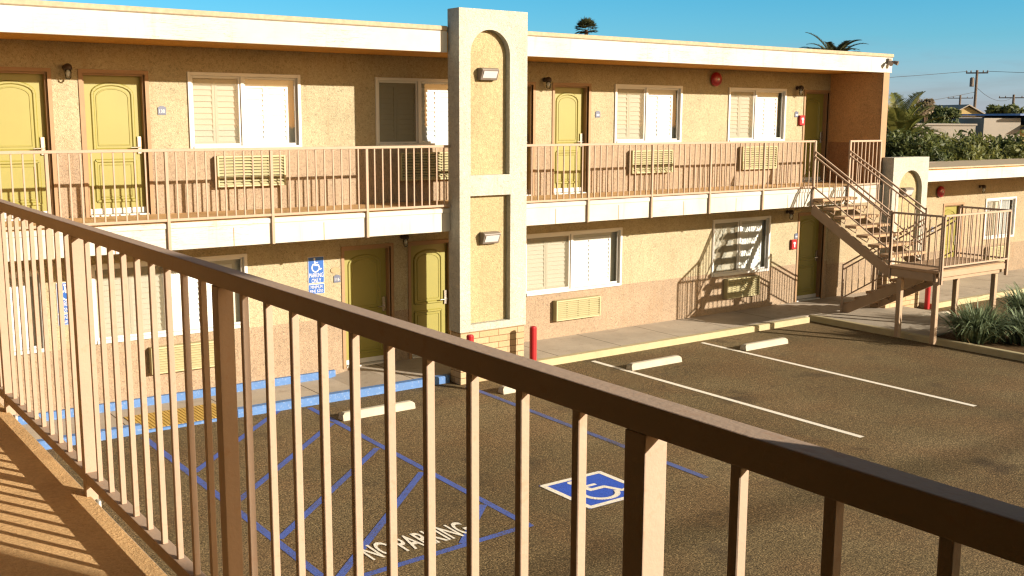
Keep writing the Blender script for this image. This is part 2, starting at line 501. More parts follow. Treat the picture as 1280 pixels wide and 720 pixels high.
# yellow tactile mat with ribs
b = MB(); b.box(4.46,15.09,.0,5.84,15.95,.022)
k = 4.5
while k < 5.80:
    b.box(k,15.11,.022,k+.03,15.93,.028); k += .055
props(b.build('tactile_mat', M['mat_yellow']), 'ribbed yellow tactile mat at the kerb ramp', 'tactile mat', kind='structure')

# painted markings
def line_strip(b, pts, w, z):
    for (x0,y0),(x1,y1) in zip(pts[:-1], pts[1:]):
        d = Vector((x1-x0,y1-y0)); d.normalize(); n = Vector((-d.y,d.x))*(w/2)
        b.quad((x0-n.x,y0-n.y,z),(x1-n.x,y1-n.y,z),(x1+n.x,y1+n.y,z),(x0+n.x,y0+n.y,z))
for x, t in ((12.69,'white stall line starting left of the middle wheel stop'),(15.57,'white stall line starting left of the far wheel stop')):
    b = MB(); line_strip(b, [(x,14.85),(x,8.95)], .10, .004)
    props(b.build('stall_line', M['pwhite']), t, 'parking line', 'white stall lines', kind='structure')
b = MB(); line_strip(b, [(9.72,14.6),(9.6,9.0)], .10, .004)
props(b.build('stall_line', M['pblue_faded']), 'faded blue stall line right of the accessible symbol', 'parking line', kind='structure')
b = MB()
line_strip(b, [(4.40,14.8),(4.36,8.95)], .09, .003)
line_strip(b, [(6.98,14.9),(6.83,9.0)], .09, .003)
line_strip(b, [(4.36,8.90),(6.86,9.03)], .09, .005)
for (p, q) in (((4.45,12.93),(6.5,15.0)),((4.43,11.55),(6.88,13.93)),((4.42,10.27),(6.83,12.48)),((4.5,9.03),(6.80,11.26)),((5.95,9.03),(6.78,9.85))):
    line_strip(b, [p, q], .09, .004)
props(b.build('hatched_aisle', M['pblue']), 'blue hatched access aisle marking beside the accessible bay', 'marking', kind='structure')
t = text_mesh('pavement_lettering', 'NO PARKING', .40, M['pwhite'], None, lambda p: (5.60+p[0], 9.38+p[1], .0065), width=1.27, bold=.018)
props(t, 'white NO PARKING lettering at the end of the hatched aisle', 'lettering', kind='structure')

def disc(c, r, n=20): return [(c[0]+r*cos(2*pi*i/n), c[1]+r*sin(2*pi*i/n)) for i in range(n)]
def seg2(a, b_, w):
    d = Vector((b_[0]-a[0], b_[1]-a[1])); d.normalize(); n = Vector((-d.y, d.x))*(w/2)
    return [(a[0]-n.x,a[1]-n.y),(b_[0]-n.x,b_[1]-n.y),(b_[0]+n.x,b_[1]+n.y),(a[0]+n.x,a[1]+n.y)]
def isa_polys():
    P = [disc((.37,.90), .075), seg2((.375,.80),(.42,.46),.10), seg2((.40,.66),(.64,.66),.07),
         seg2((.42,.495),(.68,.495),.09), seg2((.66,.52),(.80,.2),.09), seg2((.78,.19),(.93,.26),.07)]
    prev = None; R, w = .275, .085
    for i in range(25):
        a = radians(118 + i*(225/24)); c = (.44+R*cos(a), .335+R*sin(a))
        if prev: P.append(seg2(prev, c, w))
        prev = c
    return P
def isa(b, xf, dz=.00015):
    for i, poly in enumerate(isa_polys()):
        b.add([xf(p, i*dz) for p in poly], [tuple(range(len(poly)))])

# accessible symbol on the asphalt
SX0, SX1, SY0, SY1 = 7.70, 8.68, 9.02, 9.99
root = thing('accessible_symbol', (8.19,9.5,0), 'blue wheelchair symbol with white border painted on the asphalt', 'marking', kind='structure')
b = MB(); b.quad((SX0,SY0,.004),(SX1,SY0,.004),(SX1,SY1,.004),(SX0,SY1,.004)); b.build('symbol_field', M['pblue_strong'], root)
b = MB(); g = .02; w = .075
for q in ((SX0+g,SY0,SX1-g,SY0+w),(SX0+g,SY1-w,SX1-g,SY1),(SX0,SY0+g,SX0+w,SY1-g),(SX1-w,SY0+g,SX1,SY1-g)):
    z = .0055 if q[2]-q[0] > q[3]-q[1] else .006
    b.quad((q[0],q[1],z),(q[2],q[1],z),(q[2],q[3],z),(q[0],q[3],z))
b.build('symbol_border', M['pwhite'], root)
b = MB(); isa(b, lambda p, d: (SX0+.10+p[0]*.80, SY0+.09+p[1]*.80, .0055+d)); b.build('wheelchair_figure', M['pwhite'], root, recalc=False)

# wheel stops
def wheel_stop(x0, yf, L, label):
    prof = [(0,0),(.025,.09),(.05,.12),(.13,.12),(.155,.09),(.18,0)]
    b = MB(); b.prism(prof, lambda p: (x0, yf+p[0], p[1]+.001), lambda p: (x0+L, yf+p[0], p[1]+.001))
    # chamfered ends
    for i, v in enumerate(b.v):
        if v[2] > .1:
            b.v[i] = (v[0] + (.05 if abs(v[0]-x0) < 1e-6 else -.05), v[1], v[2])
    o = b.build('wheel_stop', M['stop'], bevel=.012, seg=2)
    return props(o, label, 'wheel stop', 'concrete wheel stops at the stall heads')
wheel_stop(7.05,13.9,1.25,'pale concrete wheel stop nearest the blue kerb and hatched aisle')
wheel_stop(9.9,13.8,1.2,'concrete wheel stop by the pillar, mostly behind the near rail')
wheel_stop(12.75,13.83,1.25,'pale concrete wheel stop in the middle stall of the yellow kerb')
wheel_stop(15.68,13.78,1.25,'pale concrete wheel stop between the far stall line and the staircase')
wheel_stop(21.2,13.62,1.2,'white concrete wheel stop end beyond the landing posts')

# ------------------------------------------------------------------ facade parts
def wall_face(b, x0, x1, z0, z1, Y, holes, depth=.16):
    xs = sorted({x0, x1, *[h[0] for h in holes], *[h[1] for h in holes]})
    zs = sorted({z0, z1, *[h[2] for h in holes], *[h[3] for h in holes]})
    xs = [x for x in xs if x0 <= x <= x1]; zs = [z for z in zs if z0 <= z <= z1]
    for i in range(len(xs)-1):
        for j in range(len(zs)-1):
            cx, cz = (xs[i]+xs[i+1])/2, (zs[j]+zs[j+1])/2
            if any(h[0] < cx < h[1] and h[2] < cz < h[3] for h in holes): continue
            b.quad((xs[i],Y,zs[j]),(xs[i+1],Y,zs[j]),(xs[i+1],Y,zs[j+1]),(xs[i],Y,zs[j+1]))
    for (a,c,d,e) in holes:
        y2 = Y+depth
        b.quad((a,Y,d),(a,y2,d),(a,y2,e),(a,Y,e)); b.quad((c,Y,d),(c,Y,e),(c,y2,e),(c,y2,d))
        b.quad((a,Y,e),(a,y2,e),(c,y2,e),(c,Y,e)); b.quad((a,Y,d),(c,Y,d),(c,y2,d),(a,y2,d))

def strip_path(b, pts, w, y0, y1, close=True):
    """flat moulding swept along 2D (x,z) points, proud from y1 to y0 (y0 nearer the viewer)"""
    n = len(pts); rng = range(n if close else n-1)
    for i in rng:
        a, c = pts[i], pts[(i+1) % n]
        s = seg2(a, c, w); s2 = seg2(a, c, w*.45)
        b.add([(s[0][0],y1,s[0][1]),(s[1][0],y1,s[1][1]),(s[2][0],y1,s[2][1]),(s[3][0],y1,s[3][1]),
               (s2[0][0],y0,s2[0][1]),(s2[1][0],y0,s2[1][1]),(s2[2][0],y0,s2[2][1]),(s2[3][0],y0,s2[3][1])],
              [(4,5,6,7),(0,1,5,4),(1,2,6,5),(2,3,7,6),(3,0,4,7)])

def door(parent, x0, x1, z0, z1, Y=FW, rec=.13, strip=True, handle=True):
    y = Y+rec
    b = MB(); b.box(x0+.002,y,z0+.02,x1-.002,y+.045,z1-.002)
    w = x1-x0; m = .16
    # upper arched panel
    zt, zb = z1-.14, z0+.98
    arc = [(x0+m,zb),(x1-m,zb)]; R = (w/2-m)
    spring = zt-.16
    for i in range(11):
        a = pi*i/10
        arc.append((x0+w/2+R*cos(a), spring+.15*sin(a)))
    strip_path(b, arc, .058, y-.020, y)
    strip_path(b, [(x0+m,z0+.22),(x1-m,z0+.22),(x1-m,z0+.82),(x0+m,z0+.82)], .058, y-.020, y)
    inner = [(x0+w/2+(p[0]-x0-w/2)*.80, (zb+zt)/2+(p[1]-(zb+zt)/2)*.86) for p in arc]
    strip_path(b, inner, .022, y-.008, y)
    strip_path(b, [(x0+m+.06,z0+.28),(x1-m-.06,z0+.28),(x1-m-.06,z0+.76),(x0+m+.06,z0+.76)], .022, y-.008, y)
    d = b.build('door', M['door'], parent, recalc=False)
    # casing
    c = MB(); e = .055
    c.box(x0-e,Y-.018,z0,x0,Y+.03,z1+e); c.box(x1,Y-.018,z0,x1+e,Y+.03,z1+e); c.box(x0,Y-.018,z1,x1,Y+.03,z1+e)
    c.box(x0,Y+.03,z0,x0+.028,y,z1); c.box(x1-.028,Y+.03,z0,x1,y,z1); c.box(x0+.028,Y+.03,z1-.028,x1-.028,y,z1)
    c.build('door_casing', M['casing'], d)
    if strip:
        c = MB(); c.box(x0+.03,y-.02,z0+.03,x1-.03,y-.002,z0+.11); c.box(x0+.02,Y-.01,z0+.001,x1-.02,y-.02,z0+.022)
        c.build('threshold', M['trimwhite'], d)
    if handle:
        hx = x1-.085; hz = z0+1.02
        c = MB(); c.box(hx-.03,y-.028,hz-.10,hx+.03,y,hz+.16)
        c.tube([(hx,y-.028,hz),(hx,y-.075,hz),(hx-.03,y-.08,hz),(hx-.15,y-.078,hz-.005)], .011, 8)
        c.build('handle', M['chrome'], d, bevel=.004)
    return d

def louvers(b, x0, x1, z0, z1, y, pitch=.082, tilt=.62):
    st = .042
    b.box(x0,y,z0,x0+st,y+.03,z1); b.box(x1-st,y,z0,x1,y+.03,z1)
    b.box(x0+st,y,z0,x1-st,y+.03,z0+.06); b.box(x0+st,y,z1-.06,x1-st,y+.03,z1)
    n = max(1, int((z1-z0-.12)/pitch)); p = (z1-z0-.12)/n
    for i in range(n):
        zc = z0+.06+p*(i+.5); h = p*.60; dy = .016
        b.add([(x0+st,y+.002,zc-h),(x1-st,y+.002,zc-h),(x1-st,y+.030,zc+h),(x0+st,y+.030,zc+h),
               (x0+st,y+.009,zc-h-.003),(x1-st,y+.009,zc-h-.003),(x1-st,y+.037,zc+h-.003),(x0+st,y+.037,zc+h-.003)],
              [(0,1,2,3),(7,6,5,4),(0,4,5,1),(3,2,6,7),(0,3,7,4),(1,5,6,2)])

def window(parent, x0, x1, z0, z1, mull=.47, Y=FW, dark_left=False, curtains=False):
    f = MB(); t = .055; y0, y1 = Y-.028, Y+.07
    f.box(x0,y0,z0,x0+t,y1,z1); f.box(x1-t,y0,z0,x1,y1,z1)
    f.box(x0+t,y0,z1-t,x1-t,y1,z1); f.box(x0+t,y0-.02,z0,x1-t,y1,z0+t)
    xm = x0+(x1-x0)*mull
    f.box(xm-.03,y0+.016,z0+t,xm+.03,y1,z1-t)
    # inner sash frames
    s = .035
    for (a, c, yy) in ((x0+t,xm-.03,Y+.012),(xm+.03,x1-t,Y+.03)):
        f.box(a,yy,z0+t,a+s,yy+.03,z1-t); f.box(c-s,yy,z0+t,c,yy+.03,z1-t)
        f.box(a+s,yy,z1-t-s,c-s,yy+.03,z1-t); f.box(a+s,yy,z0+t,c-s,yy+.03,z0+t+s)
    w = f.build('window', M['trimwhite'], parent, bevel=.004)
    g = MB()
    for (a, c, yy) in ((x0+t+s,xm-.03-s,Y+.026),(xm+.03+s,x1-t-s,Y+.044)):
        g.quad((a,yy,z0+t+s),(c,yy,z0+t+s),(c,yy,z1-t-s),(a,yy,z1-t-s))
    g.build('pane', M['glass'], w)
    g = MB(); a, c = x0+t+s, xm-.03-s
    g.quad((a,Y+.014,z0+t+s),(c,Y+.014,z0+t+s),(c,Y+.014,z1-t-s),(a,Y+.014,z1-t-s))
    g.build('insect_screen', M['screen'], w)
    ys = Y+.085
    if curtains:
        b = MB(); n = 60; xa, xb = x0+t, x1-t
        for i in range(n):
            u0, u1 = xa+(xb-xa)*i/n, xa+(xb-xa)*(i+1)/n
            if (x1-x0)*.30 < u0-x0 < (x1-x0)*.62: continue
            d0, d1 = .03*sin(i*1.3), .03*sin((i+1)*1.3)
            b.quad((u0,ys+.05+d0,z0+t),(u1,ys+.05+d1,z0+t),(u1,ys+.05+d1,z1-t),(u0,ys+.05+d0,z1-t))
        b.build('curtain', M['shutter'], w)
    else:
        b = MB(); xa, xb = x0+t, xm+.03; cw = (xb-xa)*.94
        louvers(b, xa+.01, xa+cw/2, z0+t+.01, z1-t-.05, ys); louvers(b, xa+cw/2+.004, xa+cw, z0+t+.01, z1-t-.05, ys)
        b.build('shutter', M['shutter_beige'], w)
        b = MB(); xa, xb = xm+.035, x1-t; cw = (xb-xa)*.86
        louvers(b, xa, xa+cw/2, z0+t+.01, z1-t-.11, ys, tilt=.7); louvers(b, xa+cw/2+.004, xa+cw, z0+t+.01, z1-t-.11, ys)
        b.build('shutter', M['shutter'], w)
    # panel closing the back of the opening
    b = MB(); b.box(x0+.01,Y+.16,z0+.01,x1-.01,Y+.2,z1-.01)
    b.build('window_back', M['shutter_beige'], w)
    return w

UP_DOORS = [(2.88,3.80),(4.28,5.18),(11.58,12.50),(13.02,13.88),(20.47,21.33)]
LO_DOORS = [(8.44,9.36),(9.77,10.66),(20.46,21.38)]
UP_WINS = [(5.83,7.71,3.95,5.14),(9.10,10.98,3.95,5.14),(14.56,16.45,3.95,5.14),(17.87,19.78,3.95,5.14)]
LO_WINS = [(1.2,3.57,1.04,2.25),(4.22,6.69,1.06,2.27),(12.3,14.83,1.03,2.24),(17.51,19.42,.97,2.25)]
X0, X1 = -.3, 21.55

motel = thing('motel_building', (10.6,FW,0), 'long two storey stucco motel with olive doors across the parking lot', 'motel')
b = MB()
holes = [(a,c,FL,5.08) for a,c in UP_DOORS] + [(a+.03,c-.03,d+.03,e-.03) for a,c,d,e in UP_WINS]
holes += [(a,c,.12,2.21) for a,c in LO_DOORS] + [(a+.03,c-.03,d+.03,e-.03) for a,c,d,e in LO_WINS]
wall_face(b, X0, X1, 0, 5.52, FW, holes)
b.box(X0,16.95,0,X1,24,5.5)
b.quad((X1,FW,0),(X1,16.95,0),(X1,16.95,5.5),(X1,FW,5.5)); b.quad((X0,FW,0),(X0,16.95,0),(X0,16.95,5.5),(X0,FW,5.5))
b.build('wall', M['wall'], motel, recalc=False)
for a, c in UP_DOORS: door(motel, a, c, FL, 5.08)
for a, c in LO_DOORS: door(motel, a, c, .12, 2.21)
for i, w in enumerate(UP_WINS): window(motel, *w)
for i, w in enumerate(LO_WINS): window(motel, *w, mull=.475)
# end fin (upper storey)
b = MB(); b.box(21.36,WK+.02,FL,21.56,FW-.003,5.508); b.build('end_wall', M['fin'], motel)
b = MB(); b.box(21.352,WK-.012,2.58,21.568,WK+.017,5.505); b.build('end_wall_face', M['casing'], motel)
# walkway slab and its white fascia
b = MB(); b.box(1.05,WK,FL-.32,X1-.2,FW-.003,FL); b.build('walkway_slab', M['floor'], motel, bevel=.01)
b = MB(); b.box(1.05,WK-.03,2.585,X1-.01,WK-.003,2.972); b.box(1.05,WK-.045,2.895,X1-.01,WK-.031,2.965)
for x in (3.38,4.95,6.51,8.10,12.64,14.22,15.80,17.38):
    pass
b.build('walkway_fascia', M['white'], motel, bevel=.006)
# narrow cover strips over the fascia joints
b = MB()
for x in (2.6,4.2,5.9,7.35,11.9,13.4,15.1,16.6,18.2): b.box(x,WK-.033,2.59,x+.012,WK-.0305,2.86)
b.build('fascia_joint', M['casing'], motel)
# roof
b = MB(); b.box(1.1,WK,5.515,21.6,24,5.83); rf = b.build('roof', M['soffit'], motel)
b = MB(); b.box(1.1,WK-.03,5.505,9.63,WK-.002,5.842); b.box(11.05,WK-.03,5.505,21.62,WK-.002,5.842); b.box(21.602,WK-.002,5.505,21.63,24,5.842)
b.build('roof_fascia', M['white'], rf, bevel=.006)
b = MB(); b.box(1.1,WK-.05,5.845,9.63,24.02,5.925); b.box(9.63,WK+.06,5.845,11.05,24.02,5.925); b.box(11.05,WK-.05,5.845,21.65,24.02,5.925)
b.build('roof_cap', M['cap'], rf, bevel=.015)

# annex (single storey, right)
annex = thing('annex_building', (30,FW,0), 'low single storey annex with white fascia right of the staircase', 'motel annex')
ADOORS = [(26.45,27.33),(31.0,31.9)]; AWINS = [(28.45,30.05,1.12,2.28)]
b = MB()
wall_face(b, 21.56, 42, 0, 3.0, FW+.002, [(a,c,.12,2.17) for a,c in ADOORS]+[(a+.03,c-.03,d+.03,e-.03) for a,c,d,e in AWINS])
b.box(24.2,16.85,0,42,16.98,2.99)
b.quad((21.56,FW+.002,0),(21.56,16.95,0),(21.56,16.95,3),(21.56,FW+.002,3)); b.box(21.6,16.85,0,24.2,16.98,3)
b.build('wall', M['annex_wall'], annex, recalc=False)
for a, c in ADOORS: door(annex, a, c, .12, 2.17, Y=FW+.002)
window(annex, *AWINS[0], mull=.5, Y=FW+.002, curtains=True)
b = MB(); b.box(22.86,14.93,3.005,42,17.05,3.29); rf = b.build('roof', M['soffit'], annex)
b = MB(); b.box(23.02,14.90,2.99,42,14.928,3.262); b.box(23.0,14.928,2.99,23.03,15.3,3.262)
b.build('roof_fascia', M['white'], rf, bevel=.006)
b = MB(); b.box(22.98,14.87,3.293,42,17.07,3.33); b.build('roof_cap', M['cap'], rf)
b = MB(); b.tube([(23.3,15.3,3.33),(23.3,15.3,3.55)],.02,6); b.tube([(22.9,15.3,3.42),(24.0,15.3,3.42)],.02,6); b.build('roof_pipe', M['housing'], rf)

# wing on the camera side
wing = thing('motel_wing', (-.3,4,0), 'near wing of the motel with the tan textured walkway and railing', 'motel wing')
b = MB(); b.box(-7,-9,0,-.3,24,5.5); b.build('wall', M['wing_bounce_wall'], wing)
b = MB(); b.box(-.298,-9,FL-.2,1.043,WK+.01,FL); b.box(-.298,WK+.01,FL-.2,1.043,FW-.003,FL); b.build('walkway_slab', M['floor'], wing)
b = MB(); b.box(1.0435,-9,2.62,1.0495,WK-.05,2.972); b.build('walkway_fascia', M['white'], wing)
b = MB(); b.box(-7.1,-9,5.512,1.098,24.2,5.9); b.build('roof', M['soffit'], wing)
b = MB(); b.box(1.10,-9.05,5.5,1.13,WK-.04,5.84); b.build('roof_fascia', M['white'], wing)
b = MB(); b.box(1.08,-8.9,0,1.40,.20,6.2); b.build('added_shade_wall', M['pillar'], wing)  # unseen wall added to throw shade over the near rail and walkway
# unseen doors and dark windows added to the wing to darken the near rail
for y0 in (.25, -2.9):
    b = MB(); b.box(-.298,y0,FL+.02,-.285,y0+.92,5.05); d = b.build('door', M['door'], wing)
    b = MB(); b.box(-.298,y0-.06,FL,-.27,y0-.002,5.11); b.box(-.298,y0+.922,FL,-.27,y0+.98,5.11); b.box(-.298,y0,5.052,-.27,y0+.92,5.11); b.build('door_casing', M['casing'], d)
for y0 in (1.4, -1.75):
    b = MB(); b.box(-.298,y0,3.95,-.275,y0+1.7,5.1); d = b.build('window', M['trimwhite'], wing)
    b = MB(); b.box(-.2745,y0+.06,4.01,-.268,y0+1.64,5.04); b.build('pane', M['glassdark'], d)

# ------------------------------------------------------------------ arched pillars
def pillar(x0, x1, zb, zt, arch, rect, label, yf=14.72, yb=15.06):
    p = thing('arched_pillar', ((x0+x1)/2,yf,0), label, 'pillar')
    b = MB(); dp = .12
    ax0, ax1, az0, az1 = arch; r = (ax1-ax0)/2; sp = az1-r; cx = (ax0+ax1)/2
    def rows(z0, z1, gaps):
        xs = [x0] + [g for gg in gaps for g in gg] + [x1]
        for i in range(0, len(xs), 2):
            b.quad((xs[i],yf,z0),(xs[i+1],yf,z0),(xs[i+1],yf,z1),(xs[i],yf,z1))
    zcur = zb
    if rect:
        rx0, rx1, rz0, rz1 = rect
        rows(zcur, rz0, []); rows(rz0, rz1, [(rx0,rx1)]); zcur = rz1
        y2 = yf+dp
        b.quad((rx0,yf,rz0),(rx0,y2,rz0),(rx0,y2,rz1),(rx0,yf,rz1)); b.quad((rx1,yf,rz0),(rx1,yf,rz1),(rx1,y2,rz1),(rx1,y2,rz0))
        b.quad((rx0,yf,rz1),(rx0,y2,rz1),(rx1,y2,rz1),(rx1,yf,rz1)); b.quad((rx0,yf,rz0),(rx1,yf,rz0),(rx1,y2,rz0),(rx0,y2,rz0))
    rows(zcur, az0, []); rows(az0, sp, [(ax0,ax1)])
    n = 28
    pts = [(cx-r*cos(pi*i/n), sp+r*sin(pi*i/n)) for i in range(n+1)]
    b.quad((x0,yf,sp),(ax0,yf,sp),(ax0,yf,zt),(x0,yf,zt)); b.quad((ax1,yf,sp),(x1,yf,sp),(x1,yf,zt),(ax1,yf,zt))
    y2 = yf+dp
    for i in range(n):
        (u0,w0),(u1,w1) = pts[i], pts[i+1]
        b.quad((u0,yf,w0),(u1,yf,w1),(u1,yf,zt),(u0,yf,zt))
        b.quad((u0,yf,w0),(u0,y2,w0),(u1,y2,w1),(u1,yf,w1))
    b.quad((ax0,yf,az0),(ax0,y2,az0),(ax0,y2,sp),(ax0,yf,sp)); b.quad((ax1,yf,az0),(ax1,yf,sp),(ax1,y2,sp),(ax1,y2,az0))
    b.quad((ax0,yf,az0),(ax1,yf,az0),(ax1,y2,az0),(ax0,y2,az0))
    # sides, back, top
    b.quad((x0,yf,zb),(x0,yf,zt),(x0,yb,zt),(x0,yb,zb)); b.quad((x1,yf,zb),(x1,yb,zb),(x1,yb,zt),(x1,yf,zt))
    b.quad((x0,yb,zb),(x0,yb,zt),(x1,yb,zt),(x1,yb,zb)); b.quad((x0,yf,zt),(x1,yf,zt),(x1,yb,zt),(x0,yb,zt)); b.quad((x0,yf,zb),(x0,yb,zb),(x1,yb,zb),(x1,yf,zb))
    b.build('pillar_frame', M['pillar'], p, recalc=False)
    b = MB(); b.quad((ax0-.02,yf+dp-.002,az0-.02),(ax1+.02,yf+dp-.002,az0-.02),(ax1+.02,yf+dp-.002,az1+.02),(ax0-.02,yf+dp-.002,az1+.02))
    b.build('arched_panel', M['panel'], p)
    if rect:
        b = MB(); b.quad((rx0-.02,yf+dp-.002,rz0-.02),(rx1+.02,yf+dp-.002,rz0-.02),(rx1+.02,yf+dp-.002,rz1+.02),(rx0-.02,yf+dp-.002,rz1+.02))
        b.build('square_panel', M['panel'], p)
    b = MB(); b.box(x0+.02,yf+.018,0,x1-.02,yb-.01,zb-.004); b.build('brick_base', M['brick'], p, bevel=.006)
    return p
pillar(9.66, 11.03, .90, 6.20, (9.88,10.67,3.52,5.88), (9.87,10.69,1.02,3.18), 'tall cream pillar with arched recess above a rectangular one, breaking the roofline')
pillar(21.47, 22.84, .88, 3.60, (21.72,22.62,1.0,3.30), None, 'short cream pillar with one arched recess beside the staircase', yb=15.02)

def wall_pack(x, y, z, label):
    r = thing('wall_light', (x,y,z), label, 'wall light', 'box lights on the pillars')
    w, h = .34, .20
    b = MB(); b.prism([(0,-h/2),(0,h/2),(-.11,h/2),(-.16,h/2-.03),(-.09,-h/2)], lambda p: (x-w/2,y+p[0],z+p[1]), lambda p: (x+w/2,y+p[0],z+p[1]))
    b.build('housing', M['housing'], r, bevel=.008)
    b = MB(); a = Vector((-.156,h/2-.055)); c = Vector((-.103,-h/2+.04))
    nrm = Vector((-(h-.06), -.065)); nrm.normalize(); nrm *= .012
    b.prism([(a.x,a.y),(c.x,c.y),(c.x+nrm.x,c.y+nrm.y),(a.x+nrm.x,a.y+nrm.y)], lambda p: (x-w/2+.035,y+p[0]+.004,z+p[1]), lambda p: (x+w/2-.035,y+p[0]+.004,z+p[1]))
    b.build('lens', M['lens'], r)
PB = 14.72+.118
wall_pack(10.26, PB, 5.17, 'white lens box light inside the tall arched recess under the roofline')
wall_pack(10.30, PB, 2.46, 'box light low on the tall pillar, inside the rectangular recess')
wall_pack(22.10, PB, 2.80, 'box light inside the arched recess of the short pillar by the stairs')

# ------------------------------------------------------------------ wall fittings
def lantern(x, z, label, Y=FW):
    r = thing('wall_lantern', (x,Y,z), label, 'wall lantern', 'jar lanterns beside the doors')
    k = .8
    b = MB(); b.lathe([(.055*k,0),(.055*k,-.02),(.02*k,-.03)], (x,Y-.001,z+.05), 'Y', 14)
    b.tube([(x,Y-.02,z+.05),(x,Y-.09,z+.09),(x,Y-.13,z+.07)], .015, 8)
    b.lathe([(.025*k,.06*k),(.065*k,.03*k),(.078*k,-.02*k),(.07*k,-.05*k)], (x,Y-.13,z+.055), 'Z', 16)
    b.build('bracket', M['bronze'], r, smooth=True)
    b = MB(); b.lathe([(.05*k,0),(.06*k,-.05*k),(.05*k,-.15*k),(.02*k,-.175*k)], (x,Y-.13,z+.015), 'Z', 16)
    b.build('jar', M['glass'], r, smooth=True)
    b = MB(); b.lathe([(.012,0),(.026,-.04),(.022,-.075),(.005,-.09)], (x,Y-.13,z+.01), 'Z', 10)
    b.build('bulb', M['lens'], r, smooth=True)
lantern(4.06, 5.10, 'jar lantern between the two leftmost upper olive doors')
lantern(12.77, 5.13, 'jar lantern just right of the tall pillar, by the sunlit upper door')
lantern(20.15, 5.12, 'jar lantern under the roof left of the dark upper corner door')
lantern(9.60, 2.32, 'jar lantern between the two shaded ground floor doors left of the tall pillar')
lantern(20.0, 2.26, 'jar lantern above the red box by the dark ground floor door')
lantern(28.1, 2.58, 'jar lantern on the annex wall between its door and window', FW+.002)

def room_plate(x, z, label, txt=None, Y=FW):
    r = thing('room_plate', (x,Y,z), label, 'room plate', 'room number plates')
    b = MB(); w, h = .062, .055
    b.prism([(-w,-h),(w,-h),(w,h),(.02,h+.022),(-.02,h+.022),(-w,h)], lambda p: (x+p[0],Y-.001,z+p[1]), lambda p: (x+p[0],Y-.013,z+p[1]))
    b.build('plate', M['plate'], r)
    if txt:
        text_mesh('number', txt, .05, M['signwhite'], r, lambda p: (x+p[0],Y-.0145,z+p[1]), width=.085)
    else:
        b = MB(); b.box(x-.032,Y-.0145,z-.020,x+.032,Y-.0132,z+.012); b.build('number_patch', M['signwhite'], r)
room_plate(5.42, 4.54, 'small grey room plate 130 right of the second upper olive door', '130')
room_plate(14.12, 4.53, 'small grey room plate left of the third upper window')
room_plate(20.17, 4.56, 'small grey plate just above the upper red box')
room_plate(8.30, 1.71, 'small grey room plate 116 under the oval plaque', '116')
room_plate(20.36, 1.71, 'small grey plate above the lower red box by the dark door')
room_plate(25.95, 1.55, 'small grey plate on the annex wall left of its yellow door', Y=FW+.002)
room_plate(30.75, 1.62, 'small grey plate right of the annex window', Y=FW+.002)
b = MB(); n = 24
b.prism([(.088*cos(2*pi*i/n), .05*sin(2*pi*i/n)) for i in range(n)], lambda p: (8.27+p[0],FW-.001,1.87+p[1]), lambda p: (8.27+p[0],FW-.014,1.87+p[1]))
props(b.build('oval_plaque', M['brass'], at=(8.27,FW,1.87)), 'oval bronze plaque above a room plate beside the blue parking sign', 'plaque')

def alarm_bell(x, z, label, Y=FW):
    r = thing('alarm_bell', (x,Y,z), label, 'alarm bell', 'red alarm bells')
    b = MB(); b.lathe([(.15,-.03),(.155,-.05),(.14,-.09),(.09,-.115),(.03,-.12)], (x,Y,z), 'Y', 24); b.build('gong', M['dkred'], r, smooth=True)
    b = MB(); b.lathe([(.06,0),(.06,-.04)], (x,Y,z), 'Y', 14); b.build('backbox', M['dkred'], r)
    b = MB(); b.lathe([(.024,-.12),(.02,-.13),(.008,-.135)], (x,Y,z), 'Y', 12); b.build('centre_bolt', M['signwhite'], r)
alarm_bell(17.42, 5.30, 'round dark red alarm bell high between the two right upper windows')
alarm_bell(26.15, 2.56, 'round dark red alarm bell under the annex fascia', FW+.002)

def fire_box(x, z, label, Y=FW):
    r = thing('fire_extinguisher_box', (x,Y,z), label, 'fire box', 'red fire boxes')
    b = MB(); b.box(x-.09,Y-.065,z-.115,x+.09,Y-.001,z+.115); b.build('cabinet', M['red'], r, bevel=.01)
    b = MB(); y = Y-.0675
    b.prism([(-.05,.06),(.03,.07),(.06,.03),(.03,.0),(.035,-.075),(-.01,-.075),(-.015,.0),(-.055,.03)], lambda p: (x+p[0]*.75,y+.002,z+p[1]*.9), lambda p: (x+p[0]*.75,y-.001,z+p[1]*.9))
    b.build('emblem', M['signwhite'], r)
fire_box(20.33, 4.43, 'red fire box on the upper walkway wall by the dark corner door')
fire_box(20.24, 1.53, 'red fire box on the ground floor wall left of the dark door')

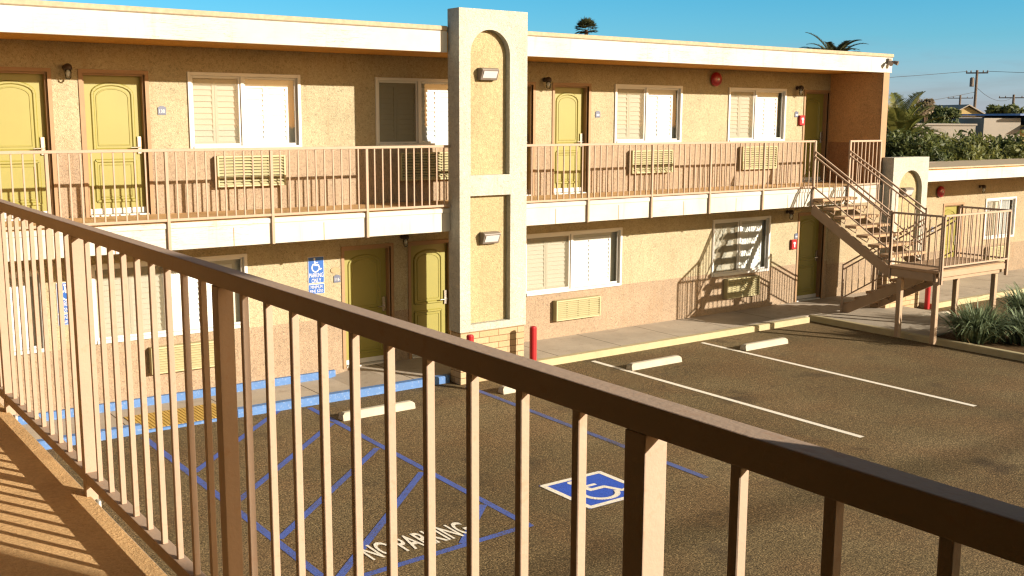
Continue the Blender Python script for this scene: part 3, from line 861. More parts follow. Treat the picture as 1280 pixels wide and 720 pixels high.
def ac_unit(x0, x1, z0, z1, label, Y=FW):
    r = thing('air_conditioner', ((x0+x1)/2,Y,z0), label, 'air conditioner', 'through-wall air conditioners')
    d = .13; b = MB()
    b.box(x0,Y-d,z0,x0+.03,Y-.001,z1); b.box(x1-.03,Y-d,z0,x1,Y-.001,z1)
    b.box(x0+.03,Y-d,z1-.03,x1-.03,Y-.001,z1); b.box(x0+.03,Y-d,z0,x1-.03,Y-.001,z0+.03)
    b.build('casing', M['ac'], r, bevel=.004)
    b = MB(); n = 9; p = (z1-z0-.06)/n
    for i in range(n):
        zc = z0+.03+p*(i+.5)
        b.add([(x0+.03,Y-d+.005,zc-p*.36),(x1-.03,Y-d+.005,zc-p*.36),(x1-.03,Y-d+.045,zc+p*.16),(x0+.03,Y-d+.045,zc+p*.16),
               (x0+.03,Y-d+.005,zc-p*.36+.008),(x1-.03,Y-d+.005,zc-p*.36+.008),(x1-.03,Y-d+.045,zc+p*.16+.012),(x0+.03,Y-d+.045,zc+p*.16+.012)],
              [(0,3,2,1),(4,5,6,7),(0,1,5,4),(1,2,6,5),(2,3,7,6),(3,0,4,7)])
    for k in range(1, 4):
        xx = x0+(x1-x0)*k/4; b.box(xx-.003,Y-d+.012,z0+.03,xx+.003,Y-d+.046,z1-.03)
    b.build('grille', M['ac'], r)
    b = MB(); b.box(x0+.03,Y-.06,z0+.03,x1-.03,Y-.05,z1-.03); b.build('coil', M['dark'], r)
ac_unit(6.21,7.36,3.36,3.85,'cream air conditioner behind the railing under the leftmost upper window')
ac_unit(9.52,10.67,3.36,3.85,'air conditioner half in the pillar shadow under the upper window left of the tall pillar')
ac_unit(14.97,16.12,3.34,3.81,'cream air conditioner under the upper window right of the tall pillar')
ac_unit(18.27,19.42,3.34,3.85,'cream air conditioner under the rightmost upper window')
ac_unit(5.04,6.15,.50,.92,'cream air conditioner low on the wall seen through the near balusters')
ac_unit(13.03,14.18,.47,.88,'cream air conditioner under the wide ground floor window by the red bollard')
ac_unit(17.93,19.0,.45,.90,'cream air conditioner in the stair shadow under the ground floor window')
ac_unit(28.6,29.7,.45,.90,'pale air conditioner under the annex window', FW+.002)

def parking_sign(x0, z0, label, w=.30, h=.64, Y=FW):
    r = thing('parking_sign', (x0+w/2,Y,z0), label, 'parking sign', 'blue accessible parking signs')
    y = Y-.012; hl = h*.27
    b = MB()
    b.box(x0,y,z0+hl+.012,x0+w,Y-.001,z0+h); b.build('upper_board', M['signwhite'], r, bevel=.008)
    b = MB(); b.box(x0,y,z0,x0+w,Y-.001,z0+hl); b.build('lower_board', M['signwhite'], r, bevel=.008)
    b = MB(); g = .010
    for (a, c) in ((z0+hl+.012,z0+h),(z0,z0+hl)):
        b.quad((x0+g,y-.0015,a+g),(x0+w-g,y-.0015,a+g),(x0+w-g,y-.0015,c-g),(x0+g,y-.0015,c-g))
    b.build('blue_field', M['signblue'], r)
    xf = lambda cx, cz: (lambda p: (cx+p[0], y-.003, cz+p[1]))
    cx = x0+w/2
    text_mesh('lettering', 'PARKING', .075, M['signwhite'], r, xf(cx, z0+hl+.15), width=w*.86)
    text_mesh('lettering', 'ONLY', .075, M['signwhite'], r, xf(cx, z0+hl+.058), width=w*.58)
    text_mesh('lettering', 'MINIMUM', .055, M['signwhite'], r, xf(cx, z0+hl*.70), width=w*.72)
    text_mesh('lettering', 'FINE $250', .055, M['signwhite'], r, xf(cx, z0+hl*.28), width=w*.80)
    b = MB(); isa(b, lambda p, d: (cx-.115+p[0]*.235, y-.003-d*.5, z0+h-.275+p[1]*.26)); b.build('wheelchair_figure', M['signwhite'], r, recalc=False)
parking_sign(7.76, 1.49, 'blue and white accessible parking sign beside the oval plaque')
parking_sign(3.74, 1.40, 'blue parking sign showing as a sliver between the near balusters')

# twin floodlight on the roof corner
r = thing('floodlight', (21.45,WK-.05,5.72), 'twin bronze floodlight at the right roof corner', 'floodlight')
b = MB(); b.box(21.40,WK-.09,5.72,21.50,WK-.032,5.82); b.build('bracket', M['housing'], r)
for s_, e in ((-1,(21.22,14.70,5.60)),(1,(21.58,14.68,5.66))):
    a = Vector((21.45+.04*s_,WK-.08,5.76)); e = Vector(e); d = (e-a).normalized()
    b = MB(); b.tube([a, a+d*.05, a+d*.07, a+d*.17], [.016,.02,.036,.05], 12); b.build('lamp_head', M['housing'], r, smooth=False)

# ------------------------------------------------------------------ railings
def rail_run(name, label, group, x0, x1, y, zb, zt, posts, gaps=11, post_bottom=2.58, postw=.045, bal=.02, cap=.045, side=0):
    root = thing(name, (x0,y,zb), label, 'railing', group)
    b = MB(); b.box(x0,y-cap/2,zt-.042,x1,y+cap/2,zt); b.build('top_rail', M['rail'], root, bevel=.004)
    b = MB(); b.box(x0,y-.02,zb,x1,y+.02,zb+.038); b.build('bottom_rail', M['rail'], root, bevel=.004)
    for p in posts:
        b = MB(); b.box(p-postw/2,y-postw/2-.004,post_bottom,p+postw/2,y+postw/2-.006,zt-.043); b.build('post', M['rail'], root, bevel=.004)
    pr = None
    edges = sorted(posts)
    allx = []
    step = 1.58/gaps
    e0 = edges[0]; k = 1
    while e0-k*step > x0+.02: allx.append(e0-k*step); k += 1
    for a, c in zip(edges[:-1], edges[1:]):
        n = max(1, round((c-a)/step))
        allx += [a+(c-a)*i/n for i in range(1, n)]
    e1 = edges[-1]; k = 1
    while e1+k*step < x1-.02: allx.append(e1+k*step); k += 1
    b = MB(); X = allx[0]; b.box(X-bal/2,y-bal/2,zb+.0385,X+bal/2,y+bal/2,zt-.0425)
    pr = b.build('baluster', M['rail'], root)
    place_copies(pr, [(xx-X,0,0) for xx in allx[1:]], root)
    return root
rail_run('walkway_railing','tan metal railing of the upper walkway left of the tall pillar','upper walkway railings',1.1,9.655,15.0,3.0,4.015,[1.82,3.38,4.95,6.51,8.10])
rail_run('walkway_railing','tan metal railing of the upper walkway between the tall pillar and the stairs','upper walkway railings',11.035,19.02,15.0,2.99,4.01,[12.64,14.22,15.80,17.38,18.99])
rail_run('end_railing','short tan railing at the walkway end above the stair head','upper walkway railings',20.2,21.35,15.0,2.99,4.0,[20.22,21.33])

# near railing along Y (beside the camera)
NX = 1.05
root = thing('near_railing', (NX,4,2.98), 'large brown railing running diagonally across the foreground', 'railing')
b = MB(); b.box(NX-.022,-6,4.012,NX+.022,14.97,4.0575); b.build('top_rail', M['rail'], root, bevel=.0025, seg=2)
b = MB(); b.box(NX-.020,-6,3.035,NX+.022,14.97,3.078); b.build('bottom_rail', M['rail'], root, bevel=.0025, seg=2)
PY = [-4.2,-2.43,-.66,1.107,2.768,4.265,5.76,7.26,8.76,10.26,11.76,13.26,14.95]
for y in PY:
    b = MB(); b.box(NX-.022,y-.022,2.60,NX+.0225,y+.022,4.0115); p = b.build('post', M['rail'], root, bevel=.002, seg=2)
    b = MB(); b.box(1.0632,y-.05,2.80,1.0275+.0005,y+.05,2.96); 
    b = MB(); b.box(1.0635,y-.055,2.74,1.073,y+.055,2.965); b.build('mounting_plate', M['white'], p)
bys = []
for a, c in zip(PY[:-1], PY[1:]):
    n = round((c-a)/.151); bys += [a+(c-a)*i/n for i in range(1, n)]
bys = [y for y in bys if y > 1.1] + [.926, .775, .621, .47, .319, .168, .017, -.134, -.285, -.436]
bys.sort()
b = MB(); b.box(NX-.009,bys[0]-.009,3.0785,NX+.009,bys[0]+.009,4.0115); pr = b.build('baluster', M['rail'], root, bevel=.0015)
place_copies(pr, [(0,y-bys[0],0) for y in bys[1:]], root)

# ------------------------------------------------------------------ staircase
st = thing('staircase', (20.2,13.4,.12), 'tan steel staircase with landing on posts at the right end of the walkway', 'staircase')
LZ = 1.53
# upper flight
def flight(x0, x1, ys, zs, ya, za, yb, zb_):
    for x in (x0, x1):
        b = MB(); b.slope((x,ya,za),(x,yb,zb_),.05,.24); b.build('stringer', M['stair'], st)
    for (y0, y1), z in zip(ys, zs):
        b = MB(); b.box(x0-.03 if x0 < 20 else x0+.03, y0, z-.055, x1+.03 if x0 < 20 else x1-.03, y1, z)
        t = b.build('tread', M['tread'], st, bevel=.006)
        for x in (x0+.045, x1-.045):
            c = MB(); c.bar((x,y1-.02,z-.06),(x,y0+.05,z-.15),.02,.012); c.bar((x,y0+.03,z-.06),(x,y0+.06,z-.15),.02,.012)
            c.build('tread_bracket', M['rail'], t)
ys = []; zs = []
for i in range(7):
    y1 = 15.0-.292*i; ys.append((y1-.285, y1)); zs.append(2.76-.172*i)
flight(19.03, 20.17, ys, zs, 15.02, 2.53, 12.98, 1.36)
ys = []; zs = []
for i in range(7):
    y0 = 13.02+.29*i; ys.append((y0, y0+.285)); zs.append(1.36-.172*i)
flight(20.29, 21.37, ys, zs, 13.02, 1.19, 15.05, 0.02+.12)
# landing
b = MB(); b.box(18.96,11.86,LZ-.06,21.42,13.0,LZ); lp = b.build('landing_platform', M['tread'], st, bevel=.01)
b = MB(); b.box(19.0,11.93,LZ-.22,21.38,11.98,LZ-.061); b.box(19.0,12.90,LZ-.22,21.38,12.95,LZ-.061); b.box(18.98,11.98,LZ-.22,19.04,12.90,LZ-.061); b.box(21.34,11.98,LZ-.22,21.40,12.90,LZ-.061)
b.box(20.15,11.98,LZ-.2,20.21,12.90,LZ-.061)
b.build('landing_beam', M['stair'], st)
for (x, y) in ((19.07,12.76),(19.03,11.93),(21.08,12.76),(21.10,11.92)):
    b = MB(); b.box(x-.05,y-.05,.06,x+.05,y+.05,LZ-.222); b.build('landing_post', M['stair'], st, bevel=.006)
b = MB(); b.box(18.965,11.845,LZ-.13,21.415,11.858,LZ-.02); b.build('landing_fascia', M['stair'], st)

def sloped_rail(x, ya, za, yb, zb_, name='stair_railing', drop=.105, low=.76, newel_a=None, newel_b=None, n=12):
    """ya,za is the upper end of the hand rail"""
    b = MB(); b.slope((x,ya,za),(x,yb,zb_),.034,.036); r = b.build(name, M['rail'], st)
    b = MB(); b.slope((x,ya,za-drop),(x,yb,zb_-drop),.03,.034); b.build('middle_rail', M['rail'], r)
    b = MB(); b.slope((x,ya,za-low),(x,yb,zb_-low),.026,.03); b.build('bottom_rail', M['rail'], r)
    for nw in (newel_a, newel_b):
        if nw:
            c = MB(); c.box(x-.02,nw[0]-.02,nw[1],x+.02,nw[0]+.02,nw[2]); c.build('newel', M['rail'], r)
    sl = (zb_-za)/(yb-ya)
    ts = [ya+(yb-ya)*(i+.5)/n for i in range(n)]
    for t in ts:
        zz = za+sl*(t-ya)
        c = MB(); c.box(x-.008,t-.008,zz-low,x+.008,t+.008,zz-drop); c.build('baluster', M['rail'], r)
    return r
for x in (19.0, 20.2):
    sloped_rail(x, 14.98, 3.77, 13.02, 2.60, newel_a=(14.985,2.60,4.0), newel_b=(13.0,1.5,2.64))
sloped_rail(20.26, 13.06, 2.40, 15.04, 1.20, newel_b=(15.04,.12,1.22))
sloped_rail(21.39, 13.06, 2.40, 15.04, 1.20, newel_b=(15.04,.12,1.22))

def level_rail(a, c, zt, zb_, n):
    a = Vector(a); c = Vector(c)
    b = MB(); b.bar((a.x,a.y,zt-.02),(c.x,c.y,zt-.02),.04,.04); r = b.build('landing_railing', M['rail'], st, bevel=.003)
    b = MB(); b.bar((a.x,a.y,zb_),(c.x,c.y,zb_),.034,.034); b.build('bottom_rail', M['rail'], r, bevel=.003)
    for i in range(n+1):
        p = a.lerp(c, i/n); w = .018 if 0 < i < n else .022; w2 = .009 if 0 < i < n else .02
        m = MB(); m.box(p.x-w2,p.y-w2,zb_-(.35 if i in (0,n) else 0),p.x+w2,p.y+w2,zt-.03); m.build('baluster' if 0 < i < n else 'corner_post', M['rail'], r)
level_rail((19.0,12.98),(19.0,11.86), 2.62, LZ+.08, 8)
level_rail((19.02,11.83),(21.38,11.83), 2.63, LZ+.08, 17)
level_rail((21.40,12.98),(21.40,11.86), 2.63, LZ+.08, 8)

# ------------------------------------------------------------------ bollards
def bollard(x, y, label, h=.93):
    b = MB(); b.lathe([(.062,0),(.062,h-.03),(.05,h-.008),(.02,h)], (x,y,.001), 'Z', 20)
    o = b.build('bollard', M['red'], smooth=False)
    props(o, label, 'bollard', 'red bollards by the pillars')
bollard(10.95, 14.40, 'red steel bollard at the right foot of the tall pillar')
bollard(9.66, 14.42, 'red bollard top peeking over the near rail at the left foot of the tall pillar')
bollard(22.82, 14.52, 'red bollard in front of the short pillar behind the landing posts', .9)

# ------------------------------------------------------------------ plants
def strap_plant(x, y, n, h, label, seed, spread=1.0):
    rnd = random.Random(seed)
    r = thing('strappy_plant', (x,y,.08), label, 'plant', 'strappy plants in the bed')
    b = MB()
    for i in range(n):
        a = rnd.uniform(0, 2*pi); rr = abs(rnd.gauss(0,.16)); L = h*rnd.uniform(.6,1.15); lean = (.25+rnd.random()*1.15)*spread
        bx, by = x+rr*cos(a), y+rr*sin(a); wd = rnd.uniform(.016,.028); ta = a+rnd.gauss(0,.35)
        tw = rnd.uniform(-.8,.8); prev = None
        for k in range(6):
            t = k/5; s_ = lean*(t**1.35)*L*.62; z = L*(t - .42*lean*t*t*t)
            p = Vector((bx+s_*cos(ta), by+s_*sin(ta), .08+z)); q = Vector((-sin(ta+tw), cos(ta+tw), 0))*wd*(1-t**2*.92)
            if prev: b.quad(prev[0], prev[1], p+q, p-q)
            prev = (p-q, p+q)
    b.build('leaves', M['blade'], r, recalc=False)
    b = MB()
    for i in range(n//7):
        a = rnd.uniform(0, 2*pi); rr = rnd.uniform(.05,.4); L = rnd.uniform(.2,.5)
        p = Vector((x+rr*cos(a), y+rr*sin(a), .08)); d = Vector((cos(a)*.8, sin(a)*.8, rnd.uniform(-.1,.5)))*L
        q = Vector((-sin(a),cos(a),0))*.012
        b.quad(p-q,p+q,p+d+q*.3,p+d-q*.3)
    b.build('dry_leaves', M['frond_dry'], r, recalc=False)
strap_plant(19.9,11.5,620,.92,'grey green strappy plant in front of the landing post',3,1.2)
strap_plant(20.5,10.7,560,.85,'strappy plant at the right edge in front of the larger clump',4,1.1)
strap_plant(22.0,11.5,700,1.12,'large strappy plant right of the landing posts',5,1.1)
strap_plant(20.75,11.75,150,.5,'small strappy tuft with yellow leaves under the landing corner',6,1.3)

def leaf_cloud(b, blobs, n, size, rnd, flat=.8):
    wsum = sum(c[3]**2 for c in blobs)
    for (cx,cy,cz,R) in blobs:
        for i in range(int(n*R*R/wsum)):
            d = Vector((rnd.gauss(0,1),rnd.gauss(0,1),rnd.gauss(0,1))).normalized()
            rr = R*(rnd.random()**.33)*(1+.18*sin(d.x*5+cx)*cos(d.y*6+cz*2))
            p = Vector((cx,cy,cz)) + Vector((d.x*rr,d.y*rr,d.z*rr*flat))
            nrm = (d*.7+Vector((rnd.gauss(0,.6),rnd.gauss(0,.6),rnd.gauss(0,.6)))).normalized()
            t = nrm.orthogonal().normalized(); t = (Matrix.Rotation(rnd.uniform(0,6.28),3,nrm) @ t)
            u = nrm.cross(t); s = size*rnd.uniform(.6,1.4)
            b.add([p-t*s, p+u*s*.45, p+t*s*1.1+nrm*s*.2, p-u*s*.45], [(0,1,2,3)])

def tree(name, x, y, zc, R, n, size, mat, label, cat, seed, lobes=9, ht=None, group=None, flat=.8):
    rnd = random.Random(seed)
    r = thing(name, (x,y,0), label, cat, group)
    blobs = []
    for i in range(lobes):
        a = rnd.uniform(0,6.28); d = R*rnd.uniform(.2,.75)
        blobs.append((x+d*cos(a), y+d*sin(a), zc+R*flat*rnd.uniform(-.55,.6), R*rnd.uniform(.28,.52)))
    b = MB(); leaf_cloud(b, blobs, n, size, rnd); b.build('crown', mat, r, recalc=False)
    b = MB(); b.tube([(x,y,0),(x+.1,y,zc*.5),(x,y+.05,zc)], [.16,.12,.05], 8)
    for bl in blobs[:6]:
        b.tube([(x,y,zc*.55),((x+bl[0])/2,(y+bl[1])/2,zc*.6+bl[2]*.25),(bl[0],bl[1],bl[2])], [.06,.04,.012], 6)
    b.build('trunk', M['twig'], r)
    return r

def feather_palm(name, x, y, h, L, nf, mat, label, seed, group=None, up=.9, leafw=.03, tr=.2, fl=.55):
    rnd = random.Random(seed)
    r = thing(name, (x,y,0), label, 'palm tree', group)
    b = MB(); n = 8
    b.tube([(x+.1*sin(i),y+.1*cos(i*1.3),h*i/n) for i in range(n)]+[(x,y,h)], [tr*(1.15-.3*i/n)*(1 if i % 2 else 1.08) for i in range(n+1)], 10)
    b.build('trunk', M['bark'], r)
    b = MB()
    for i in range(nf):
        az = i*2.399+rnd.uniform(-.2,.2); t0 = (i+.5)/nf
        el = up*(1.45-1.75*t0)+rnd.uniform(-.12,.12); droop = rnd.uniform(.7,1.25)
        Lf = L*rnd.uniform(.8,1.1); pts = []; p = Vector((x,y,h)); e = el
        m = 14
        for k in range(m+1):
            pts.append(p.copy())
            d = Vector((cos(az)*cos(e), sin(az)*cos(e), sin(e)))
            p = p + d*(Lf/m); e -= droop*(k+1)/m*.16
        b.tube(pts, [.03*(1-.8*k/m)*max(1,L/2.5) for k in range(m+1)], 4)
        for k in range(2, m+1):
            for sub in (0,.33,.66):
                t = (k-1+sub)/m; c = pts[k-1].lerp(pts[k], sub); d = (pts[k]-pts[k-1]).normalized()
                side = d.cross(Vector((0,0,1))).normalized(); upv = side.cross(d)
                ll = L*.22*fl*2*(sin(pi*min(.97,t*.9+.1))**.6)
                for s_ in (-1,1):
                    tip = c + (side*s_*.75+d*.6+upv*.35).normalized()*ll*rnd.uniform(.8,1.1) + Vector((0,0,-ll*.18))
                    w = d*leafw*max(1,L/2.5)
                    b.quad(c-w*.6, c+w*.6, (c+tip)/2+w+upv*.01, tip); b.quad(c-w*.6, (c+tip)/2-w*.5, tip, tip-w*.1)
    b.build('crown', mat, r, recalc=False)
    return r

def fan_palm(x, y, h, R, label, seed):
    rnd = random.Random(seed)
    r = thing('fan_palm', (x,y,0), label, 'palm tree')
    b = MB(); b.tube([(x,y,0),(x+.1,y,h*.5),(x,y,h)],[.35,.25,.2],10); b.build('trunk', M['bark'], r)
    def fans(b, n, e0, e1, RR, zoff):
        for i in range(n):
            az = i*2.399; el = e0+(e1-e0)*i/n+rnd.uniform(-.15,.15)
            d = Vector((cos(az)*cos(el), sin(az)*cos(el), sin(el))); c = Vector((x,y,h+zoff))+d*RR*.45
            side = d.cross(Vector((0,0,1))).normalized()
            for k in range(11):
                a = (k-5)*.21; q = (d*cos(a)+side*sin(a)).normalized(); tip = c+q*RR*.6*rnd.uniform(.8,1.1)+Vector((0,0,-.12*RR*abs(a)))
                w = (side*cos(a)-d*sin(a))*RR*.05
                b.quad(c, c+q*RR*.3+w, tip, c+q*RR*.3-w)
    b = MB(); fans(b, 46, 1.35, -.35, R, 0); b.build('crown', M['frond_dark'], r, recalc=False)
    b = MB(); fans(b, 60, -.2, -1.4, R*1.05, -R*.45); b.build('dry_skirt', M['frond_dry'], r, recalc=False)

fan_palm(79.5,95.1,14.3,1.45,'shaggy fan palm showing above the motel roof right of the tall pillar',11)
feather_palm('feather_palm',67.4,51.9,8.75,2.9,52,M['frond_dark'],'dark feather palm fronds fanning above the right end of the motel roof',12,up=.68,leafw=.05,fl=.38)
feather_palm('feather_palm',31.5,21.4,3.55,2.1,34,M['frond'],'yellow green palm behind the annex roof beside the motel end wall',13,leafw=.035,up=1.0)
tree('shrub',27.3,18.25,3.1,1.3,5200,.08,M['leaf_dark'],'dense dark green shrub right behind the short pillar','shrub',21,lobes=18)
tree('shrub',29.3,17.95,3.05,1.3,5200,.08,M['leaf'],'leafy yellow green shrub leaning over the annex roof','shrub',22,lobes=18)
tree('shrub',31.0,17.75,2.95,1.05,3400,.08,M['leaf'],'lower yellow green shrub at the right end of the row over the annex roof','shrub',29,lobes=14)
tree('tree',34.1,21.2,3.35,1.15,900,.10,M['leaf_dark'],'sparse dark tree with gaps before the pale wall','tree',23,lobes=24)
tree('tree',33.0,18.1,3.0,1.35,4800,.09,M['leaf_dark'],'dark dense tree at the right edge behind the annex','tree',24,lobes=16)
tree('tree',51.2,32.5,4.4,1.2,2600,.13,M['leaf_dark'],'rounded green tree in front of the yellow gabled house','tree',25,lobes=12)
tree('tree',43.5,28.4,5.0,.55,700,.08,M['dryflower'],'dry brownish tree rising behind the yellow green palm','tree',26,lobes=14)
tree('tree',78.3,44.2,4.4,1.5,2600,.2,M['leaf_dark'],'distant round tree beside the far utility pole','tree',27,lobes=9)
tree('tree',82.2,42.6,4.2,1.3,2000,.2,M['leaf_dark'],'distant low tree at the right edge of the skyline','tree',28,lobes=8)

# ------------------------------------------------------------------ far buildings and utility poles
def rot_house(name, cx, cy, yaw, label, cat='house'):
    r = thing(name, (cx,cy,0), label, cat)
    c, s = cos(yaw), sin(yaw)
    return r, (lambda p: (cx+p[0]*c-p[1]*s, cy+p[0]*s+p[1]*c, p[2]))
def rb(xf, x0, y0, z0, x1, y1, z1):
    b = MB(); b.box(x0,y0,z0,x1,y1,z1); b.v = [xf(v) for v in b.v]; return b
# gabled yellow house: local x along the view tangent
yaw = -.60   # +x runs to the right in the picture
r, xf = rot_house('gabled_house', 68.4, 41.5, yaw, 'yellow house with grey shingle gable behind the tall utility pole')
rb(xf,-3.0,0,0,1.3,8,4.25).build('wall', M['tan_bg'], r)
g = MB(); g.prism([(-1.25,4.7),(1.35,4.7),(.05,5.35)], lambda p: xf((p[0],-.02,p[1])), lambda p: xf((p[0],8,p[1]))); g.build('gable', M['tan_bg'], r)
g = MB()
for (a, c) in (((-1.45,4.62),(.05,5.42)),((.05,5.42),(1.55,4.62))):
    g.prism([a,c,(c[0],c[1]+.07),(a[0],a[1]+.07)], lambda p: xf((p[0],-.25,p[1])), lambda p: xf((p[0],8.2,p[1])))
g.build('roof', M['white_bg'], r)
g = MB(); g.prism([(0,4.62),(4.2,5.25),(8.2,4.62)], lambda p: xf((-3.3,p[0]-.3,p[1])), lambda p: xf((-1.3,p[0]-.3,p[1]))); g.build('side_roof', M['grey_bg'], r)
rb(xf,-3.2,-.3,4.25,1.6,8,4.60).build('eaves', M['white_bg'], r)
rb(xf,-2.3,-.05,2.9,-1.5,.02,3.9).build('window', M['glassdark'], r)
# long dark roofed house to the left of it
r, xf = rot_house('long_house', 65.6, 46.5, yaw, 'long low house with dark roof left of the yellow gable')
rb(xf,-4,0,0,3.0,7,4.3).build('wall', M['white_bg'], r)
g = MB(); g.prism([(-.4,4.3),(3.5,5.2),(7.4,4.3)], lambda p: xf((-4.3,p[0],p[1])), lambda p: xf((3.3,p[0],p[1]))); rf = g.build('roof', M['grey_bg'], r)
rb(xf,1.8,3.0,4.9,2.05,3.3,5.55).build('chimney', M['white_bg'], rf)
rb(xf,-2.5,-.05,2.4,-1.2,.02,3.6).build('window', M['glassdark'], r)
# pale parapet wall building
r, xf = rot_house('pale_building', 42.4, 26.7, yaw, 'pale flat roofed building with a blank wall beyond the shrubs')
rb(xf,-1.6,0,0,1.35,6,4.22).build('wall', M['white_bg'], r)
rb(xf,-1.65,-.05,4.22,1.4,6,4.29).build('parapet_cap', M['white_bg'], r)
rb(xf,1.35,.3,0,2.2,5,3.3).build('gate_panel', M['grey_bg'], r)
# white modern house at the right edge
r, xf = rot_house('white_house', 53.6, 29.5, yaw, 'low white house with dark roof at the right edge of the skyline')
rb(xf,-1.9,0,0,.0,6,4.55).build('wall', M['white_bg'], r)
rb(xf,0,.1,0,4.5,6,4.2).build('side_wall', M['tan_bg'], r)
g = MB(); g.prism([(0,4.0),(4.7,4.0),(4.7,4.7),(1.2,4.75)], lambda p: xf((p[0],-.4,p[1])), lambda p: xf((p[0],6.3,p[1]))); g.build('roof', M['grey_bg'], r)
rb(xf,-.3,-.5,4.68,5,6.4,4.78).build('roof_edge', M['bluebg'], r)
rb(xf,.9,-.06,2.7,2.0,.12,3.85).build('window', M['glassdark'], r)
rb(xf,2.9,-.45,0,3.15,-.2,4.0).build('porch_post', M['signwhite'], r)
rb(xf,2.5,-.7,3.6,4.6,.1,3.85).build('porch_beam', M['signwhite'], r)
# blue roofed shed
r, xf = rot_house('shed', 35.6, 21.2, yaw, 'low shed with a flat blue roof behind the annex', 'shed')
rb(xf,-1.0,0,0,1.2,2.2,3.38).build('wall', M['white_bg'], r)
rb(xf,-1.1,-.1,3.38,1.3,2.3,3.50).build('roof', M['bluebg'], r)

def utility_pole(x, y, h, label, arms, trans=False, rr=.16):
    r = thing('utility_pole', (x,y,0), label, 'utility pole', 'utility poles')
    b = MB(); b.tube([(x,y,0),(x,y,h)],[rr,rr*.7],10); b.build('pole', M['polewood'], r)
    d = Vector((.51,-.86,0))
    for z, w in arms:
        b = MB(); b.bar(Vector((x,y,z))-d*w, Vector((x,y,z))+d*w, .1, .12)
        for s_ in (-.95,-.55,.55,.95): b.lathe([(.05,0),(.06,.1),(.03,.18)], Vector((x,y,z+.06))+d*w*s_, 'Z', 8)
        b.build('crossarm', M['polewood'], r)
    if trans:
        c = Vector((x,y,h-1.5))-d*.38
        b = MB(); b.lathe([(.18,0),(.2,.05),(.2,.75),(.12,.85)], c, 'Z', 14); b.build('transformer', M['housing'], r)
utility_pole(94.4,56.5,9.0,'tall wooden utility pole with transformer above the yellow house',[(8.75,.95)],True)
utility_pole(161.9,99.5,8.4,'small distant utility pole left of the tall one',[(7.9,1.9)],rr=.22)
utility_pole(130.9,73.2,7.6,'distant utility pole behind the round tree at the right',[(7.2,1.7)],rr=.2)
def wire(a, c, sag, label, rad=.02, nm='overhead_wire', n=16):
    a = Vector(a); c = Vector(c); pts = []
    for i in range(n+1):
        t = i/n; p = a.lerp(c, t); p.z -= sag*4*t*(1-t); pts.append(p)
    b = MB(); b.tube(pts, rad, 5); o = b.build(nm, M['wire'])
    props(o, label, 'overhead wire', 'overhead wires')
wire((94.0,57.2,8.9),(60,75,7.4),.5,'thin wire running left from the tall utility pole to the motel roof')
wire((94.8,55.9,8.9),(125,20,8.6),.5,'thin wire running right from the tall utility pole out of the picture')
wire((94.4,56.4,7.4),(130.9,73.2,7.3),.8,'thin wire sloping down from the tall pole toward the distant pole')
wire((94.4,56.6,7.0),(72,62,4.6),.4,'service wire dropping left from the tall pole to the dark roofed house')

# things outside the frame that throw the soft shadows seen on the lot and railing
r = thing('lamp_post', (6.45,-7.15,0), 'tall slim lamp post standing in the lot outside the picture', 'lamp post')
b = MB(); b.tube([(6.45,-7.15,0),(6.45,-7.15,9.2)],[.15,.13],12); b.build('pole', M['polewood'], r)
b = MB(); b.box(6.2,-7.25,9.2,7.3,-7.05,9.3); b.build('lamp_arm', M['housing'], r)
wire((-25,-14.2,9.4),(55,-18.6,9.0),.3,'thick bundled cable over the lot behind the viewer',.045,'overhead_cable',24)
feather_palm('feather_palm',27.4,-23.4,8.3,2.6,22,M['frond'],'palm behind the viewer throwing shadow on the lot',31)

# ------------------------------------------------------------------ light, sky, camera
SUN = Vector((.54,-1.0,.36)).normalized()
elev = math.asin(SUN.z)
sl = bpy.data.lights.new('sun', 'SUN'); sl.energy = 5.0; sl.angle = radians(.5); sl.color = (1.0,.895,.745)
so = bpy.data.objects.new('sun', sl); COL.objects.link(so)
so.rotation_euler = SUN.to_track_quat('Z','Y').to_euler()
so.location = SUN*60
w = bpy.data.worlds.new('World'); S.world = w; w.use_nodes = True
nt = w.node_tree; bg = nt.nodes['Background']
sky = nt.nodes.new('ShaderNodeTexSky'); sky.sky_type = 'NISHITA'; sky.sun_disc = False
sky.sun_elevation = elev; sky.sun_rotation = math.atan2(SUN.x, SUN.y)
sky.altitude = 0; sky.air_density = 1.0; sky.dust_density = 0.6; sky.ozone_density = 4.0
tint = nt.nodes.new('ShaderNodeMix'); tint.data_type = 'RGBA'; tint.blend_type = 'MULTIPLY'
tint.inputs[0].default_value = 1; tint.inputs[7].default_value = (.50,1.05,1.22,1)
tc = nt.nodes.new('ShaderNodeTexCoord'); sx = nt.nodes.new('ShaderNodeSeparateXYZ'); nt.links.new(tc.outputs['Generated'], sx.inputs[0])
hz = ramp(nt, sx.outputs[2], [(.0,(1.55,1.6,2.35)),(.03,(1.15,1.38,1.85)),(.07,(.66,1.36,1.64)),(.14,(.33,1.27,1.48)),(.24,(.40,.97,1.10)),(.45,(.75,.85,.80)),(1.0,(.95,.85,.70))])
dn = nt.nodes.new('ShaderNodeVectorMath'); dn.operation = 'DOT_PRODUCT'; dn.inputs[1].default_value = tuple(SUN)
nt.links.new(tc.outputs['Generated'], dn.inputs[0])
glow = ramp(nt, math_(nt, 'MULTIPLY_ADD', dn.outputs['Value'], .5), [(.56,0),(.82,1)])
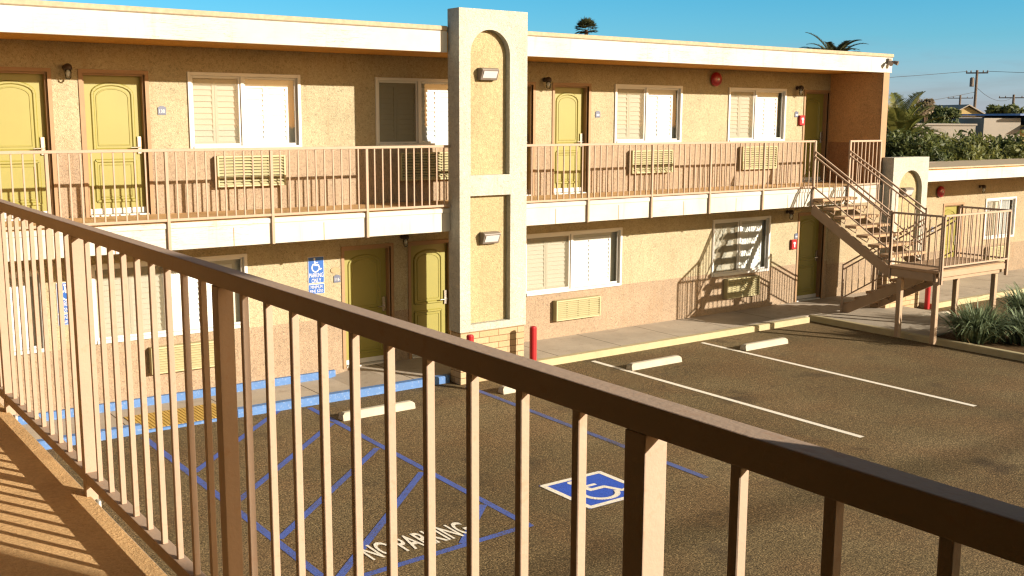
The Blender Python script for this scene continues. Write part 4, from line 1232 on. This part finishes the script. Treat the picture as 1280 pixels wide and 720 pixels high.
[n for n in nt.nodes if n.type == 'MATH'][-1].inputs[2].default_value = .5
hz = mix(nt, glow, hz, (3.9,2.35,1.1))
mp = nt.nodes.new('ShaderNodeMapping'); mp.inputs['Scale'].default_value = (9,9,60); nt.links.new(tc.outputs['Generated'], mp.inputs['Vector'])
cl = ramp(nt, noise(nt, 1.0, 5, .6, .6, mp.outputs[0]), [(.45,0),(.72,1)])
band = ramp(nt, sx.outputs[2], [(.004,0),(.02,1),(.04,1),(.075,0)])
cm = math_(nt, 'MULTIPLY', math_(nt, 'MULTIPLY', cl, band), .55)
hz2 = mix(nt, cm, hz, (.95,.92,1.15))
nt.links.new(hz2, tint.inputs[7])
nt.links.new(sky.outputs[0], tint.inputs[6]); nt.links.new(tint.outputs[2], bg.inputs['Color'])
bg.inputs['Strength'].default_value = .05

cd = bpy.data.cameras.new('camera'); cam = bpy.data.objects.new('camera', cd); COL.objects.link(cam)
cd.sensor_fit = 'HORIZONTAL'; cd.sensor_width = 36; cd.lens = 36*1340.24/1280
cd.clip_start = .05; cd.clip_end = 3000
R = ((0.808492971787827,0.08896318179680955,-0.5817427841015957),(-0.5884916429891542,0.12907953452436224,-0.7981328585510685),(0.004086649191454535,0.9876355735044996,0.15671398548573828))
cam.matrix_world = Matrix(((*R[0],0),(*R[1],0),(*R[2],4.46),(0,0,0,1)))
S.camera = cam
vs = S.view_settings
S.display_settings.display_device = 'sRGB'
vs.view_transform = 'Standard'; vs.look = 'None'; vs.gamma = 1; vs.exposure = 1.12; vs.use_curve_mapping = False
S.cycles.max_bounces = 8; S.cycles.diffuse_bounces = 4; S.cycles.transparent_max_bounces = 16
S.cycles.use_denoising = True
S.cycles.denoiser = 'OPENIMAGEDENOISE'; S.cycles.denoising_input_passes = 'RGB_ALBEDO_NORMAL'; S.cycles.denoising_prefilter = 'ACCURATE'
S.cycles.sample_clamp_indirect = 3
S.cycles.caustics_reflective = False; S.cycles.caustics_refractive = False
S.cycles.pixel_filter_type = 'BLACKMAN_HARRIS'; S.cycles.filter_width = 1.3
